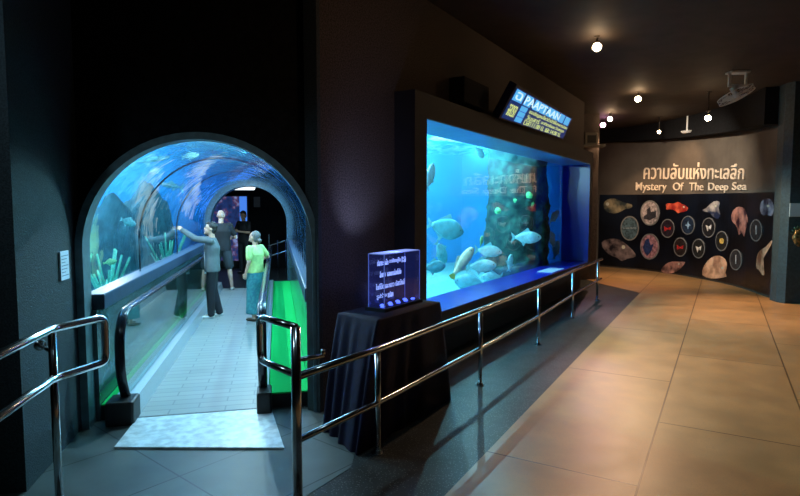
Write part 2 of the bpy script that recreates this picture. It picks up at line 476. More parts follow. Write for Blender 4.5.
def spot(name, loc, aim, power, col, ang, size=0.03, blend=0.8, parent=None):
    l = bpy.data.lights.new(name, 'SPOT'); l.energy = power; l.color = col
    l.spot_size = math.radians(ang); l.spot_blend = blend; l.shadow_soft_size = size
    o = bpy.data.objects.new(name, l); C.objects.link(o); o.location = loc
    o.rotation_euler = (Vector(aim) - Vector(loc)).to_track_quat('-Z', 'Y').to_euler()
    if parent: o.parent = parent
    return o
def point(name, loc, power, col, size=0.0, parent=None):
    l = bpy.data.lights.new(name, 'POINT'); l.energy = power; l.color = col; l.shadow_soft_size = size
    o = bpy.data.objects.new(name, l); C.objects.link(o); o.location = loc
    if parent: o.parent = parent
    return o
WC = (0.62, 0.88, 1.0)
for (v, u, k) in ((-3.3, 6.6, 1.7), (-3.3, 9.4, 1.9), (-3.3, 12.4, 2.0), (-0.64, 6.4, 0.9), (-0.64, 9.2, 0.95), (-0.64, 12.0, 1.0)):
    point('tank_lamp', TW(v, u, 3.02), TANK_W * k, WC)
for (x, y, k) in ((-1.3, -7.6, 1.5), (-1.5, -5.4, 1.6), (-1.3, -3.0, 1.3), (-1.2, -1.2, 1.2), (-2.9, -3.6, 1.6)):
    point('tank_lamp', AW(x, y, 3.02), TANK_W * k, (0.36, 0.85, 1.0))

# cool fill spots added over the foyer to lift portal ring, wall and floor
for (x, y, a, k) in ((-2.6, 2.0, (-1.6, 5.0, 0.8), 1.0), (-0.3, 2.2, (-1.0, 5.4, 0.4), 0.5)):
    spot('foyer_fill', (x, y, 4.2), a, FOYER_W * k, (0.55, 0.85, 1.0), 58, 0.08, 1.0)
# ------------------------------------------------------------ aquarium wall and window surround
OY0, OY1, OZ0, OZ1 = -8.03, -0.42, 0.67, 2.88       # opening
FX, GX = 0.26, -0.36
# wall pieces (local frame: x = outward, y = along)
bm = bmesh.new()
box(bm, -0.14, 0.0, -9.55, OY0 - 0.05, 0, CEIL)
box(bm, -0.14, 0.0, OY0 - 0.05, OY1 + 0.05, OZ1 + 0.05, CEIL)
box(bm, -0.14, 0.0, OY1 + 0.05, 0.0, 0, CEIL)
box(bm, -0.14, 0.0, OY0 - 0.05, OY1 + 0.05, 0, OZ0 - 0.05)
struct('wall_aquarium', bm, M_wall, AO, TA)
struct('wall_aquarium_return', bbox(-3.6, -0.14, 0.45, 0.50, 0, CEIL), M_wall, AO, TA)
struct('trim_8', bbox(-0.15, 0.004, -9.60, -9.55, 0, CEIL, 0.006), M_wallL, AO, TA)
ws = thing('window_surround', 'deep black box frame around the long aquarium window', 'window surround', AO, TA)
bm = bmesh.new()
box(bm, 0.0, FX, OY0 - 0.27, OY0 - 0.012, 0.42, 3.16)
box(bm, 0.0, FX, OY1 + 0.012, OY1 + 0.24, 0.42, 3.16)
box(bm, 0.0, FX, OY0 - 0.012, OY1 + 0.012, OZ1 + 0.012, 3.16)
box(bm, 0.0, FX, OY0 - 0.012, OY1 + 0.012, 0.42, OZ0 - 0.012)
finish('frame', bm, M_frame, ws)
bm = bmesh.new(); box(bm, GX, FX - 0.002, OY0 - 0.01, OY1 + 0.01, OZ0 - 0.012, OZ0); finish('sill', bm, M_blue, ws)
bm = bmesh.new(); box(bm, GX, FX - 0.002, OY0 - 0.01, OY1 + 0.01, OZ1, OZ1 + 0.012)
finish('soffit', bm, mat('blue_lit_soffit', (0.10, 0.30, 0.62), 0.3, var=0.1, scale=2), ws)  # blue light from the water put into the soffit's base colour
bm = bmesh.new(); box(bm, GX, FX - 0.002, OY1, OY1 + 0.012, OZ0, OZ1); finish('side_lining', bm, M_blue, ws)
bm = bmesh.new(); box(bm, GX, FX - 0.002, OY0 - 0.012, OY0, OZ0, OZ1); finish('side_lining', bm, M_blue, ws)
bm = bmesh.new(); box(bm, GX - 0.03, GX, OY0 - 0.2, OY1 + 0.1, OZ0 - 0.15, OZ1 + 0.1)
struct('window_5', bm, M_aq, AO, TA)
# white notice lying on the blue sill
lb = AW(0.07, -2.62, OZ0 + 0.001)
pl = finish('information_card', bbox(-0.15, 0.15, -0.42, 0.42, 0.0, 0.012, 0.003), mat('pale_blue_card', (0.45, 0.62, 0.9), 0.4), None, lb, TA)
tag(pl, 'pale rectangular card lying flat on the blue window sill', 'card')

# ------------------------------------------------------------ curved wall with mural
cur = [(6.30, 18.35), (6.62, 17.99), (7.37, 17.11), (7.90, 15.83), (8.13, 14.4), (8.10, 13.23), (7.76, 11.49)]
def catmull(P, n=8):
    out = []
    Q = [Vector(P[0]) * 2 - Vector(P[1])] + [Vector(p) for p in P] + [Vector(P[-1]) * 2 - Vector(P[-2])]
    for i in range(1, len(Q) - 2):
        for k in range(n):
            t = k / n
            a, b, c, d = Q[i - 1], Q[i], Q[i + 1], Q[i + 2]
            out.append(0.5 * ((2 * b) + (c - a) * t + (2 * a - 5 * b + 4 * c - d) * t * t + (3 * b - a - 3 * c + d) * t ** 3))
    out.append(Q[-2]); return out
CV = catmull(cur)
CS = [0.0]
for i in range(1, len(CV)): CS.append(CS[-1] + (CV[i] - CV[i - 1]).length)
CL = CS[-1]
def cpt(s, off=0.0):
    s = max(0.0, min(CL, s))
    i = 0
    while i < len(CS) - 2 and CS[i + 1] < s: i += 1
    t = (s - CS[i]) / (CS[i + 1] - CS[i])
    p = CV[i].lerp(CV[i + 1], t)
    d = (CV[min(i + 2, len(CV) - 1)] - CV[max(i - 1, 0)]).normalized()
    n = Vector((d.y, -d.x))
    if n.dot(-p) < 0: n = -n
    return p + n * off
CT = []
for i in range(2001):
    p_ = cpt(CL * i / 2000); CT.append((p_.x / p_.y, CL * i / 2000, p_))
def c_of_px(x, y):
    import bisect
    r = ray(x, y); k = r.x / r.y
    i = min(max(bisect.bisect_left(CTK, k), 0), 2000)
    return CT[i][1], CAM_H + r.z / r.y * CT[i][2].y
CTK = [c[0] for c in CT]
def c_of_px_old(x, y):
    k = (x - 400) / FPX
    best = None
    for i in range(400):
        s = CL * i / 399; p = cpt(s)
        Z = None
        r = ray(x, y); e = abs(p.x / p.y - r.x / r.y)
        if best is None or e < best[0]: best = (e, s, CAM_H + r.z / r.y * p.y)
    return best[1], best[2]
def cgrid(bm, s0, s1, z0f, z1f, off0, off1, n=40):
    rows = []
    for i in range(n + 1):
        s = s0 + (s1 - s0) * i / n
        a, b = cpt(s, off0), cpt(s, off1)
        z0, z1 = z0f(s), z1f(s)
        rows.append([bm.verts.new((a.x, a.y, z0)), bm.verts.new((b.x, b.y, z0)), bm.verts.new((b.x, b.y, z1)), bm.verts.new((a.x, a.y, z1))])
    for i in range(n):
        for k in range(4): bm.faces.new((rows[i][k], rows[i][(k + 1) % 4], rows[i + 1][(k + 1) % 4], rows[i + 1][k]))
    bm.faces.new(rows[0]); bm.faces.new(rows[-1])
M_curve = mat('brown_grey_plaster', (0.105, 0.09, 0.075), 0.8, var=0.15, scale=1.5, bump=0.1, detail=8)
bm = bmesh.new(); cgrid(bm, 0, CL, lambda s: 0, lambda s: CEIL, -0.15, 0.0)
struct('wall_curved', bm, M_curve)
bm = bmesh.new(); cgrid(bm, 0, CL, lambda s: 4.0 - 0.4 * s / CL, lambda s: CEIL, 0.0, 0.35)
struct('ceiling_bulkhead', bm, M_black)
# end pillar of the curved wall
bm = bmesh.new(); prism(bm, [(7.66, 11.50), (7.60, 11.22), (7.66, 11.04), (9.4, 10.9), (9.4, 11.6)], 0, CEIL)
struct('wall_pillar', bm, mat('teal_black_plaster', (0.03, 0.055, 0.065), 0.6, var=0.2, scale=20))
# left stub beyond the aquarium end
bm = bmesh.new(); prism(bm, [(3.0, 18.45), (5.85, 18.45), (5.85, 18.6), (3.0, 18.6)], 0, CEIL)
struct('wall_far_return', bm, M_wall)

mural = thing('mural_panel', 'long black deep sea mural with round pictures and glowing creatures on curved wall', 'mural', (0, 0, 0))
bm = bmesh.new(); s0, _ = c_of_px(600, 200); s1, _ = c_of_px(777, 200)
MB = mat('glossy_black_print', (0.004, 0.004, 0.006), 0.30, col2=(0.006, 0.009, 0.018), scale=1.2)
cgrid(bm, s0, s1, lambda s: 0.06, lambda s: 2.33 - 0.10 * s / CL, 0.0, 0.03)
finish('board', bm, MB, mural)
def on_curve(bm, outline, off0=0.031, off1=0.040, centre=None):
    # outline: list of (s, z) in metres, built as one thin raised sheet following the wall
    c = centre or (sum(p[0] for p in outline) / len(outline), sum(p[1] for p in outline) / len(outline))
    F = []
    for off in (off0, off1):
        q = cpt(c[0], off); cc = bm.verts.new((q.x, q.y, c[1]))
        ring = []
        for s, z in outline:
            q = cpt(s, off); ring.append(bm.verts.new((q.x, q.y, z)))
        n = len(ring)
        for i in range(n): bm.faces.new((cc, ring[i], ring[(i + 1) % n]))
        F.append(ring)
    n = len(outline)
    for i in range(n): bm.faces.new((F[0][i], F[0][(i + 1) % n], F[1][(i + 1) % n], F[1][i]))
def px_outline(pts, cx, cy):
    # px offsets -> metres on the wall
    out = []
    for dx, dy in pts: out.append(c_of_px(cx + dx, cy + dy))
    return out
def oval(rx, ry, n=28, k=1.0):
    return [(rx * k * math.cos(2 * PI * i / n), ry * k * math.sin(2 * PI * i / n)) for i in range(n)]
M_rim = mat('pale_grey_rim', (0.22, 0.22, 0.22), 0.4)
rounds = [(651, 213, 9.6, 12.6, (0.42, 0.36, 0.36), 'wreck'), (630.4, 228.3, 9.2, 12.3, (0.07, 0.12, 0.15), 'sea'), (650.6, 246.5, 9.6, 13, (0.40, 0.2, 0.24), 'reef'),
          (668.8, 228.3, 6.8, 9.4, (0.03, 0.02, 0.03), 'red'), (689.3, 225.2, 6.8, 9.4, (0.02, 0.035, 0.07), 'blue'), (710.2, 227.6, 6.6, 10, (0.02, 0.02, 0.025), 'white'),
          (681.5, 247, 6.6, 9.6, (0.03, 0.02, 0.02), 'red'), (700, 248.5, 6.4, 9.8, (0.02, 0.02, 0.02), 'white'), (723.3, 241, 6.2, 10, (0.02, 0.02, 0.02), 'gold'),
          (737.7, 259.8, 6, 10.5, (0.035, 0.035, 0.04), 'grey'), (758.2, 230.4, 6, 11, (0.03, 0.03, 0.035), 'grey')]
acc = {'wreck': (0.04, 0.04, 0.05), 'sea': (0.16, 0.22, 0.26), 'reef': (0.03, 0.05, 0.16), 'red': (0.5, 0.03, 0.03), 'blue': (0.35, 0.55, 0.9), 'white': (0.7, 0.66, 0.62), 'gold': (0.8, 0.5, 0.12), 'grey': (0.4, 0.42, 0.45)}
for i, (x, y, rx, ry, col, kd) in enumerate(rounds):
    bm = bmesh.new(); on_curve(bm, px_outline(oval(rx, ry), x, y))
    rp = finish('round_picture', bm, mat('round_print_%s_%d' % (kd, i), col, 0.4, var=0.5, scale=14), mural)
    bm = bmesh.new()
    o1, o2 = px_outline(oval(rx, ry), x, y), px_outline(oval(rx, ry, k=0.90), x, y)
    A = [cpt(s, 0.05) for s, z in o1]; B = [cpt(s, 0.05) for s, z in o2]; A0 = [cpt(s, 0.030) for s, z in o1]
    va = [bm.verts.new((p.x, p.y, q[1])) for p, q in zip(A, o1)]; vb = [bm.verts.new((p.x, p.y, q[1])) for p, q in zip(B, o2)]
    vc = [bm.verts.new((p.x, p.y, q[1])) for p, q in zip(A0, o1)]
    n = len(va)
    for k in range(n):
        bm.faces.new((va[k], va[(k + 1) % n], vb[(k + 1) % n], vb[k])); bm.faces.new((va[k], va[(k + 1) % n], vc[(k + 1) % n], vc[k]))
    finish('rim', bm, M_rim, rp)
    bm = bmesh.new()
    if kd == 'wreck': sh = [(-6, 3), (-3, 1), (-3, -4), (0, -6), (1, -1), (6, -2), (6, 4), (0, 7), (-6, 6)]
    elif kd == 'sea': sh = [(-7, -1), (7, -1.5), (7, 0.5), (-7, 0.5)]
    elif kd == 'reef': sh = [(-7, 1), (-4, -7), (-1, -8), (1, -1), (4, -3), (2, 4), (-2, 9), (-5, 6)]
    elif kd == 'gold': sh = oval(2.2, 3.0, 10)
    elif kd == 'grey': sh = [(-0.6, -5), (0.6, -5), (0.5, 4), (-0.5, 4)]
    elif kd == 'red': sh = [(-3.5, -2), (0, 0), (3.5, -2), (2.5, 2), (0, 1), (-3, 3)]
    elif kd == 'blue': sh = [(0, -4), (0.9, -1), (3, 0), (0.9, 1), (0, 4), (-0.9, 1), (-3, 0), (-0.9, -1)]
    else: sh = [(-3, -2.5), (0, -1), (3, -3), (2, 2), (0, 1), (-1, 4), (-2, 1)]
    on_curve(bm, px_outline(sh, x, y), 0.0405, 0.046)
    finish('motif', bm, mat('print_motif_%s' % kd, acc[kd], 0.4, var=0.4, scale=18), rp)
creat = [
 ('hatchetfish_print', 617, 206, [(-14, 1), (-12, -5), (-6, -8), (1, -7), (7, -3), (16, -2), (16, 2), (8, 3), (4, 6), (-3, 8), (-10, 6)], (0.22, 0.19, 0.12), (0.03, 0.04, 0.04)),
 ('grouper_print', 620, 250, [(-20, -8), (-10, -12), (0, -11), (8, -5), (18, 5), (14, 8), (8, 8), (2, 12), (-1, 8), (-8, 6), (-14, 2)], (0.20, 0.15, 0.15), (0.02, 0.015, 0.02)),
 ('red_fish_print', 678, 207, [(-12, -3), (-8, -4), (-3, -3), (1, -6), (4, -3), (9, -2), (12, 2), (8, 5), (3, 5), (1, 7), (-1, 4), (-6, 2), (-12, 3), (-10, 0)], (0.85, 0.12, 0.06), (0.35, 0.02, 0.02)),
 ('anglerfish_print', 714, 208, [(-12, 2), (-7, 1), (-2, -5), (4, -8), (8, -5), (5, 0), (8, 6), (6, 12), (0, 9), (-3, 4), (-8, 4)], (0.4, 0.36, 0.33), (0.02, 0.03, 0.08)),
 ('jellyfish_print', 741, 219, [(-8, -6), (-4, -12), (3, -13), (7, -6), (9, 3), (6, 10), (5, 20), (2, 12), (-1, 18), (-2, 8), (-6, 4), (-9, 0)], (0.34, 0.16, 0.13), (0.03, 0.01, 0.02)),
 ('octopus_print', 769, 208, [(-8, -3), (-4, -9), (2, -10), (6, -6), (7, 3), (4, 9), (0, 6), (-4, 8), (-7, 4)], (0.24, 0.26, 0.34), (0.02, 0.02, 0.05)),
 ('squid_print', 764, 258, [(-3, -8), (3, -10), (9, -18), (11, -17), (6, -8), (2, -4), (-1, 0), (0, 10), (3, 17), (0, 18), (-4, 10), (-6, 12), (-6, 0)], (0.72, 0.45, 0.30), (0.25, 0.09, 0.04)),
 ('pink_fish_print', 674, 266, [(-13, 4), (-8, -2), (-1, -5), (6, -4), (14, -5), (8, 2), (3, 6), (-4, 8), (-10, 7)], (0.48, 0.24, 0.20), (0.10, 0.05, 0.05)),
 ('nautilus_print', 717, 267, [(-15, 9), (-12, -2), (-5, -10), (4, -12), (10, -8), (12, -1), (9, 6), (12, 10), (4, 11), (-4, 12)], (0.70, 0.40, 0.26), (0.38, 0.18, 0.11))]
EYES = {'hatchetfish_print': (608, 204, 1.6), 'grouper_print': (624, 247, 1.8), 'red_fish_print': (685, 207, 1.0), 'anglerfish_print': (717, 206, 1.0), 'pink_fish_print': (680, 264, 0.9), 'nautilus_print': (724, 268, 1.3), 'octopus_print': (770, 206, 1.2)}
for nm, x, y, pts, c1, c2 in creat:
    bm = bmesh.new(); P = []
    for i in range(len(pts)):   # smooth outline
        a, b = pts[i], pts[(i + 1) % len(pts)]; z = pts[i - 1]
        P.append(((z[0] + 6 * a[0] + b[0]) / 8, (z[1] + 6 * a[1] + b[1]) / 8)); P.append(((a[0] + b[0]) / 2, (a[1] + b[1]) / 2))
    on_curve(bm, px_outline(P, x, y), 0.031, 0.036)
    pr = finish(nm, bm, mat(nm, tuple(min(0.95, c * 1.5) for c in c1), 0.4, col2=c2, scale=3.5), mural)
    if nm in EYES:
        ex, ey, er = EYES[nm]; bm = bmesh.new(); on_curve(bm, px_outline(oval(er, er * 1.1, 10), ex, ey), 0.0365, 0.041)
        finish('eye', bm, mat('print_eye', (0.6, 0.6, 0.5), 0.4), pr)
# lettering
M_let = mat('cream_lettering', (0.85, 0.72, 0.58), 0.5, var=0.05)
def lettering(words, name, label, h0, h1):
    t = thing(name, label, 'lettering')
    for body, xa, xb, ya, k0, k1 in words:
        me = text_mesh(body, 1.0, 0.05, bold=0.004)
        P = fit_text(me, 0, 1, 0, 1)
        for v, (px_, d, pz) in zip(me.vertices, P):
            x = xa + (xb - xa) * px_
            s, zz = c_of_px(x, ya)
            q = cpt(s, 0.012 + (0.022 if d > 0 else 0.0))
            hh = h0 + (h1 - h0) * (x - 636) / 112
            v.co = (q.x, q.y, zz + (k0 + (k1 - k0) * pz) * hh)
        me.materials.append(M_let)
        o = bpy.data.objects.new('word', me); C.objects.link(o); o.parent = t
lettering([('ความลับแห่งทะเลลึก', 644, 745, 179.3, 0.0, 1.0)], 'thai_lettering', 'raised cream Thai title lettering above the English line', 0.54, 0.38)
lettering([('Mystery', 636, 667, 190.5, -0.3, 1.0), ('Of', 673.5, 684, 190.5, 0, 1), ('The', 690, 704, 190.5, 0, 1), ('Deep', 709, 729, 190.5, -0.3, 1), ('Sea', 733, 747.5, 190, 0, 1)], 'english_lettering', 'raised cream letters reading Mystery Of The Deep Sea', 0.25, 0.18)

# ============================================================ THINGS
# ------------------------------------------------------------ stainless guard rails
def add_rail(posts, name, label, post_h, mid_h, start_ext, end_ext):
    t = thing(name, label, 'handrail')
    P = [Vector((x, y, 0)) for x, y in posts]
    def line(z): return [Vector((p.x, p.y, z)) for p in P]
    return t, P, line
RR = 0.026
t, P, line = add_rail([(-0.665, 3.52), (-0.171, 4.229), (0.861, 5.906), (1.919, 7.67), (2.978, 9.586), (4.079, 11.489)],
    'guard_rail', 'long polished steel guard rail running past the table and aquarium window', 0.84, 0.4, 0, 0)
d0 = (P[1] - P[0]).normalized(); dl = (P[-1] - P[-2]).normalized()
top = line(0.82); top[-1] = top[-1] + dl * 0.42
bm = bmesh.new(); sweep(bm, top, RR, 16); finish('top_rail', bm, M_steel, t, smooth=True)
lo = line(0.40); lo[-1] = lo[-1] + dl * 0.42
bm = bmesh.new(); sweep(bm, lo, RR * 0.85, 16); finish('lower_rail', bm, M_steel, t, smooth=True)
for i, p in enumerate(P):
    bm = bmesh.new()
    r = 0.032 if i == 0 else 0.022
    h = 1.145 if i == 0 else 0.80
    cyl(bm, (p.x, p.y), r, 0.0, h, 18)
    po = finish('post', bm, M_steel, t, smooth=True)
    bm = bmesh.new(); cyl(bm, (p.x, p.y), 0.05, 0.0, 0.008, 20); cyl(bm, (p.x, p.y), 0.036, 0.008, 0.03, 20, 0.030)
    finish('base_flange', bm, M_steel, po, smooth=False)
a = Vector((P[0].x, P[0].y, 1.145)); b_ = Vector((-0.98, 3.86, 1.145))
bm = bmesh.new()
sweep(bm, fillet([a, b_, b_ + Vector((0, 0, -0.31)), a + Vector((0, 0, -0.31))], 0.07, 6), 0.024, 14)
finish('end_loop', bm, M_steel, t, smooth=True)
bm = bmesh.new()
q0 = Vector((P[0].x, P[0].y, 0.98)); q1 = TW(0.335, 5.145, 0.90); q1 = AW(0.012, -9.52, 0.86)
q0 = Vector((P[0].x, P[0].y, 0.93)); q1 = Vector((q0.x + 0.16, q0.y + 0.10, 0.93))
sweep(bm, [q0, q1], 0.016, 12); sweep(bm, [q1, q1 + Vector((0, 0, 0.045))], 0.014, 12)
finish('stub_bracket', bm, M_steel, t, smooth=True)

t = thing('guard_rail', 'polished steel rail with rounded end loop beside the left entrance wall', 'handrail')
pl_ = Vector((-2.18, 3.46, 0)); back = Vector((-1.93, 2.05, 0)); fwd = Vector((-2.05, 3.84, 0))
bm = bmesh.new()
Z = lambda p, z: Vector((p.x, p.y, z))
sweep(bm, fillet([Z(back, 1.145), Z(pl_, 1.145), Z(fwd, 1.145), Z(fwd, 0.83), Z(pl_, 0.83), Z(back, 0.83)], 0.06, 6), 0.026, 14)
finish('rail_loop', bm, M_steel, t, smooth=True)
for p in (pl_, back):
    bm = bmesh.new(); cyl(bm, (p.x, p.y), 0.024, 0, 1.14, 16); po = finish('post', bm, M_steel, t, smooth=True)
    bm = bmesh.new(); cyl(bm, (p.x, p.y), 0.05, 0.0, 0.008, 20); finish('base_flange', bm, M_steel, po)
bm = bmesh.new()
e = Vector((-2.36, 3.62, 1.0)); sweep(bm, [Z(pl_, 1.0), e], 0.014, 10); sweep(bm, [e, e + (e - Z(pl_, 1.0)).normalized() * 0.02], 0.035, 14)
finish('wall_bracket', bm, M_steel, t, smooth=True)

# ------------------------------------------------------------ moving walkway (tunnel frame)
mw = thing('moving_walkway', 'moving walkway with glass sides and black handrails through the tunnel', 'moving walkway', (0, 0, 0), TT)
VL, VR, UA, UB = -1.25, -0.20, 5.30, 13.6
def ribs():
    m = bpy.data.materials.new('ribbed_walkway_tread'); m.use_nodes = True
    N, L = m.node_tree.nodes, m.node_tree.links; b = N['Principled BSDF']
    b.inputs['Roughness'].default_value = 0.5; b.inputs['Metallic'].default_value = 0.15
    tc = N.new('ShaderNodeTexCoord'); br = N.new('ShaderNodeTexBrick'); br.offset = 0.5
    br.inputs['Scale'].default_value = 1; br.inputs['Brick Width'].default_value = 0.50; br.inputs['Row Height'].default_value = 0.13
    br.inputs['Mortar Size'].default_value = 0.007; br.inputs['Color1'].default_value = (0.38, 0.375, 0.355, 1)
    br.inputs['Color2'].default_value = (0.34, 0.34, 0.325, 1); br.inputs['Mortar'].default_value = (0.24, 0.25, 0.25, 1)
    L.new(tc.outputs['Object'], br.inputs['Vector']); L.new(br.outputs['Color'], b.inputs['Base Color'])
    return m
finish('tread', bbox(VL, VR, UA + 0.02, UB, 0.0, 0.02), ribs(), mw)
bm = bmesh.new(); prism(bm, [(VL - 0.03, 4.68), (VR + 0.23, 4.38), (VR + 0.12, UA), (VL, UA)], 0.0, 0.02)
lp = finish('landing_plate', bm, mat('brushed_pale_landing', (0.66, 0.70, 0.72), 0.45, metal=0.2, var=0.18, scale=14), mw)
for sgn, vi in ((-1, VL), (1, VR)):
    wd = 0.20 if sgn < 0 else 0.10; vo = vi + sgn * wd; vm = vi + sgn * wd * 0.5
    bm = bmesh.new(); v0 = [(vi, 0.02), (vi + sgn * 0.03, 0.17), (vo, 0.20), (vo, 0.0), (vi, 0.0)]
    A = [bm.verts.new((v, UA, z)) for v, z in v0]; B = [bm.verts.new((v, UB, z)) for v, z in v0]
    bm.faces.new(A); bm.faces.new(B)
    for k in range(5): bm.faces.new((A[k], A[(k + 1) % 5], B[(k + 1) % 5], B[k]))
    finish('deck', bm, M_alu, mw)
    x0, x1 = sorted((vi - sgn * 0.005, vo + sgn * 0.03))
    finish('newel_box', bbox(x0, x1, UA - 0.14, UA + 0.12, 0.0, 0.215, 0.02), M_dark, mw)
    # glass side, rounded near end
    g = [(UA + 0.10, 0.20)]
    for k in range(9):
        a = -PI / 2 - PI * k / 8
        g.append((UA + 0.22 + 0.37 * math.cos(a) * 0.75, 0.58 + 0.37 * math.sin(a)))
    g = [(UA + 0.06, 0.20), (UA - 0.03, 0.35), (UA - 0.06, 0.55), (UA - 0.045, 0.75), (UA + 0.02, 0.90), (UA + 0.14, 0.955), (UA + 0.3, 0.96), (UB, 0.96), (UB, 0.20)]
    bm = bmesh.new(); A = [bm.verts.new((vm - 0.004, u, z)) for u, z in g]; B = [bm.verts.new((vm + 0.004, u, z)) for u, z in g]
    bm.faces.new(A); bm.faces.new(B)
    for k in range(len(g)): bm.faces.new((A[k], A[(k + 1) % len(g)], B[(k + 1) % len(g)], B[k]))
    finish('glass_side', bm, M_bal, mw)
    hp = [Vector((vm, u, z)) for u, z in g[0:7]] + [Vector((vm, UB, 0.97))]
    hp = [Vector((vm, UA + 0.10, 0.20))] + fillet([Vector((vm, UA + 0.04, 0.21)), Vector((vm, UA - 0.10, 0.45)), Vector((vm, UA - 0.10, 0.80)), Vector((vm, UA + 0.08, 0.985)), Vector((vm, UA + 0.4, 0.985)), Vector((vm, UB, 0.985))], 0.14, 6)
    bm = bmesh.new(); sweep(bm, hp, 0.042, 12, flat=0.55); finish('handrail', bm, M_rubber, mw, smooth=True)

# green carpet strips on both sides
for k, (a, b_) in enumerate(((-1.56, -1.455), (-0.095, 0.278))):
    struct('floor_plinth_' + ('left', 'right')[k], bbox(a, b_, 5.36, 13.7, 0.0, 0.13), M_dark, rz=TT)
    struct('floor_carpet_' + ('left', 'right')[k], bbox(a, b_, 5.362, 13.7, 0.13, 0.145), M_green, rz=TT)

# ------------------------------------------------------------ wall notice left
p0 = TW(-1.715, 4.98, 0)
ns = thing('wall_notice', 'small white notice plate on the entrance wall left of the arch', 'sign', TW(-1.663, 4.90, 1.45), TT)
zc = 0
finish('plate', bbox(-0.001, 0.014, -0.09, 0.09, -0.12, 0.11, 0.003), mat('white_notice_board', (0.75, 0.80, 0.9), 0.4), ns)
bm = bmesh.new()
for k in range(7): box(bm, 0.0145, 0.0155, -0.07, 0.07 - 0.03 * (k % 3), 0.07 - k * 0.026, 0.076 - k * 0.026)
finish('print', bm, mat('grey_print', (0.2, 0.25, 0.35), 0.6), ns)

# ------------------------------------------------------------ table with cloth
topc = [(-0.533, 4.76), (-0.177, 4.46), (0.384, 5.325), (0.03, 5.63)]
botc = [(-0.64, 4.66), (-0.34, 4.17), (0.50, 5.42), (0.18, 5.72)]
tb = thing('display_table', 'small high table wholly draped in a dark navy cloth behind the rail', 'table', (0, 0, 0))
bm = bmesh.new()
NP = 160
def perim(poly, t):
    L_ = [(Vector(poly[(i + 1) % 4]) - Vector(poly[i])).length for i in range(4)]
    i = int(t * 4) % 4; f = t * 4 - int(t * 4)
    return Vector(poly[i]).lerp(Vector(poly[(i + 1) % 4]), f)
rings = []
cen = sum((Vector(p) for p in topc), Vector((0, 0))) / 4
HS = [1.0, 0.985, 0.93, 0.8, 0.6, 0.4, 0.2, 0.05, 0.004]
for j, h in enumerate(HS):
    g = 1 - h; row = []
    for k in range(NP):
        a = perim(topc, k / NP); b2 = perim(botc, k / NP)
        p = a.lerp(b2, min(1, g * 1.0) ** 0.8)
        d = (a - cen).normalized()
        am = 0.020 * min(1, g * 1.6)
        p = p + d * (am * (math.sin(k * 2 * PI / NP * 17 + 1.6 * math.sin(k * 0.13) + 0.6 * math.sin(k * 0.31)) + 0.8 * math.sin(k * 2 * PI / NP * 7 + 1)))
        row.append(bm.verts.new((p.x, p.y, h)))
    rings.append(row)
for j in range(len(HS) - 1):
    for k in range(NP): bm.faces.new((rings[j][k], rings[j][(k + 1) % NP], rings[j + 1][(k + 1) % NP], rings[j + 1][k]))
bm.faces.new(rings[0])
finish('tablecloth', bm, M_cloth, tb, smooth=True)
bm = bmesh.new()
ti = [tuple(Vector(p).lerp(cen, 0.06)) for p in topc]
prism(bm, ti, 0.95, 0.985); finish('table_top', bm, M_dark, tb)
for p in topc:
    q = Vector(p).lerp(cen, 0.15); bm = bmesh.new(); cyl(bm, q, 0.02, 0, 0.95, 10); finish('leg', bm, M_dark, tb)

# ------------------------------------------------------------ etched glass block with blue light
BX = Vector((-0.135, 4.80, 1.0))
bl = thing('glass_block', 'thick clear glass block with glowing blue edges and etched writing', 'glass display', BX, TA)
def crystal():
    m = glass_mat('clear_crystal', (0.55, 0.62, 1.0), 0.02, 1.5)
    N, L = m.node_tree.nodes, m.node_tree.links      # the block is edge lit and glows faintly
    em = N.new('ShaderNodeEmission'); em.inputs[0].default_value = (0.12, 0.16, 0.85, 1); em.inputs[1].default_value = 0.03
    ad = N.new('ShaderNodeAddShader'); o_ = N['Material Output']; src = o_.inputs['Surface'].links[0].from_socket
    L.new(src, ad.inputs[0]); L.new(em.outputs[0], ad.inputs[1]); L.new(ad.outputs[0], o_.inputs['Surface'])
    return m
W_, D_, H_ = 0.62, 0.17, 0.50
finish('body', bbox(-D_, 0, 0, W_, 0.03, H_, 0.004), crystal(), bl)
M_edge = mat('edge_lit_acrylic', (0.3, 0.4, 0.9), 0.3, emit=(0.20, 0.32, 1.0), es=0.16)
M_led = mat('blue_led_base', (0.1, 0.2, 0.8), 0.3, emit=(0.12, 0.2, 1.0), es=2.5)
bm = bmesh.new()
for x in (-D_, -0.006):
    for y in (0, W_ - 0.006): box(bm, x, x + 0.006, y, y + 0.006, 0.03, H_)
for y in (0, W_ - 0.006): box(bm, -D_, 0, y, y + 0.006, H_ - 0.004, H_ + 0.002)
for x in (-D_, -0.006): box(bm, x, x + 0.006, 0, W_, H_ - 0.004, H_ + 0.002)
finish('lit_edges', bm, M_edge, bl)
bm = bmesh.new(); box(bm, -D_ - 0.02, 0.02, -0.02, W_ + 0.02, 0.0, 0.03); finish('base', bm, M_dark, bl)
bm = bmesh.new()
for k in range(9): 
    y = 0.05 + k * 0.065; b3 = bmesh.new(); ellipsoid(b3, (-0.05 - 0.05 * (k % 2), y, 0.035), (0.02, 0.025, 0.012), seg=8, rings=6); finish('led_lamp', b3, M_led, bl)
bm.free()
bm = bmesh.new(); box(bm, -D_ + 0.01, -0.01, 0.01, W_ - 0.01, H_ + 0.002, H_ + 0.005); finish('lit_top', bm, mat('edge_lit_top', (0.4, 0.5, 0.9), 0.3, emit=(0.30, 0.42, 1.0), es=0.7), bl)
M_etch = mat('etched_glow', (0.6, 0.7, 1.0), 0.5, emit=(0.55, 0.68, 1.0), es=0.95)
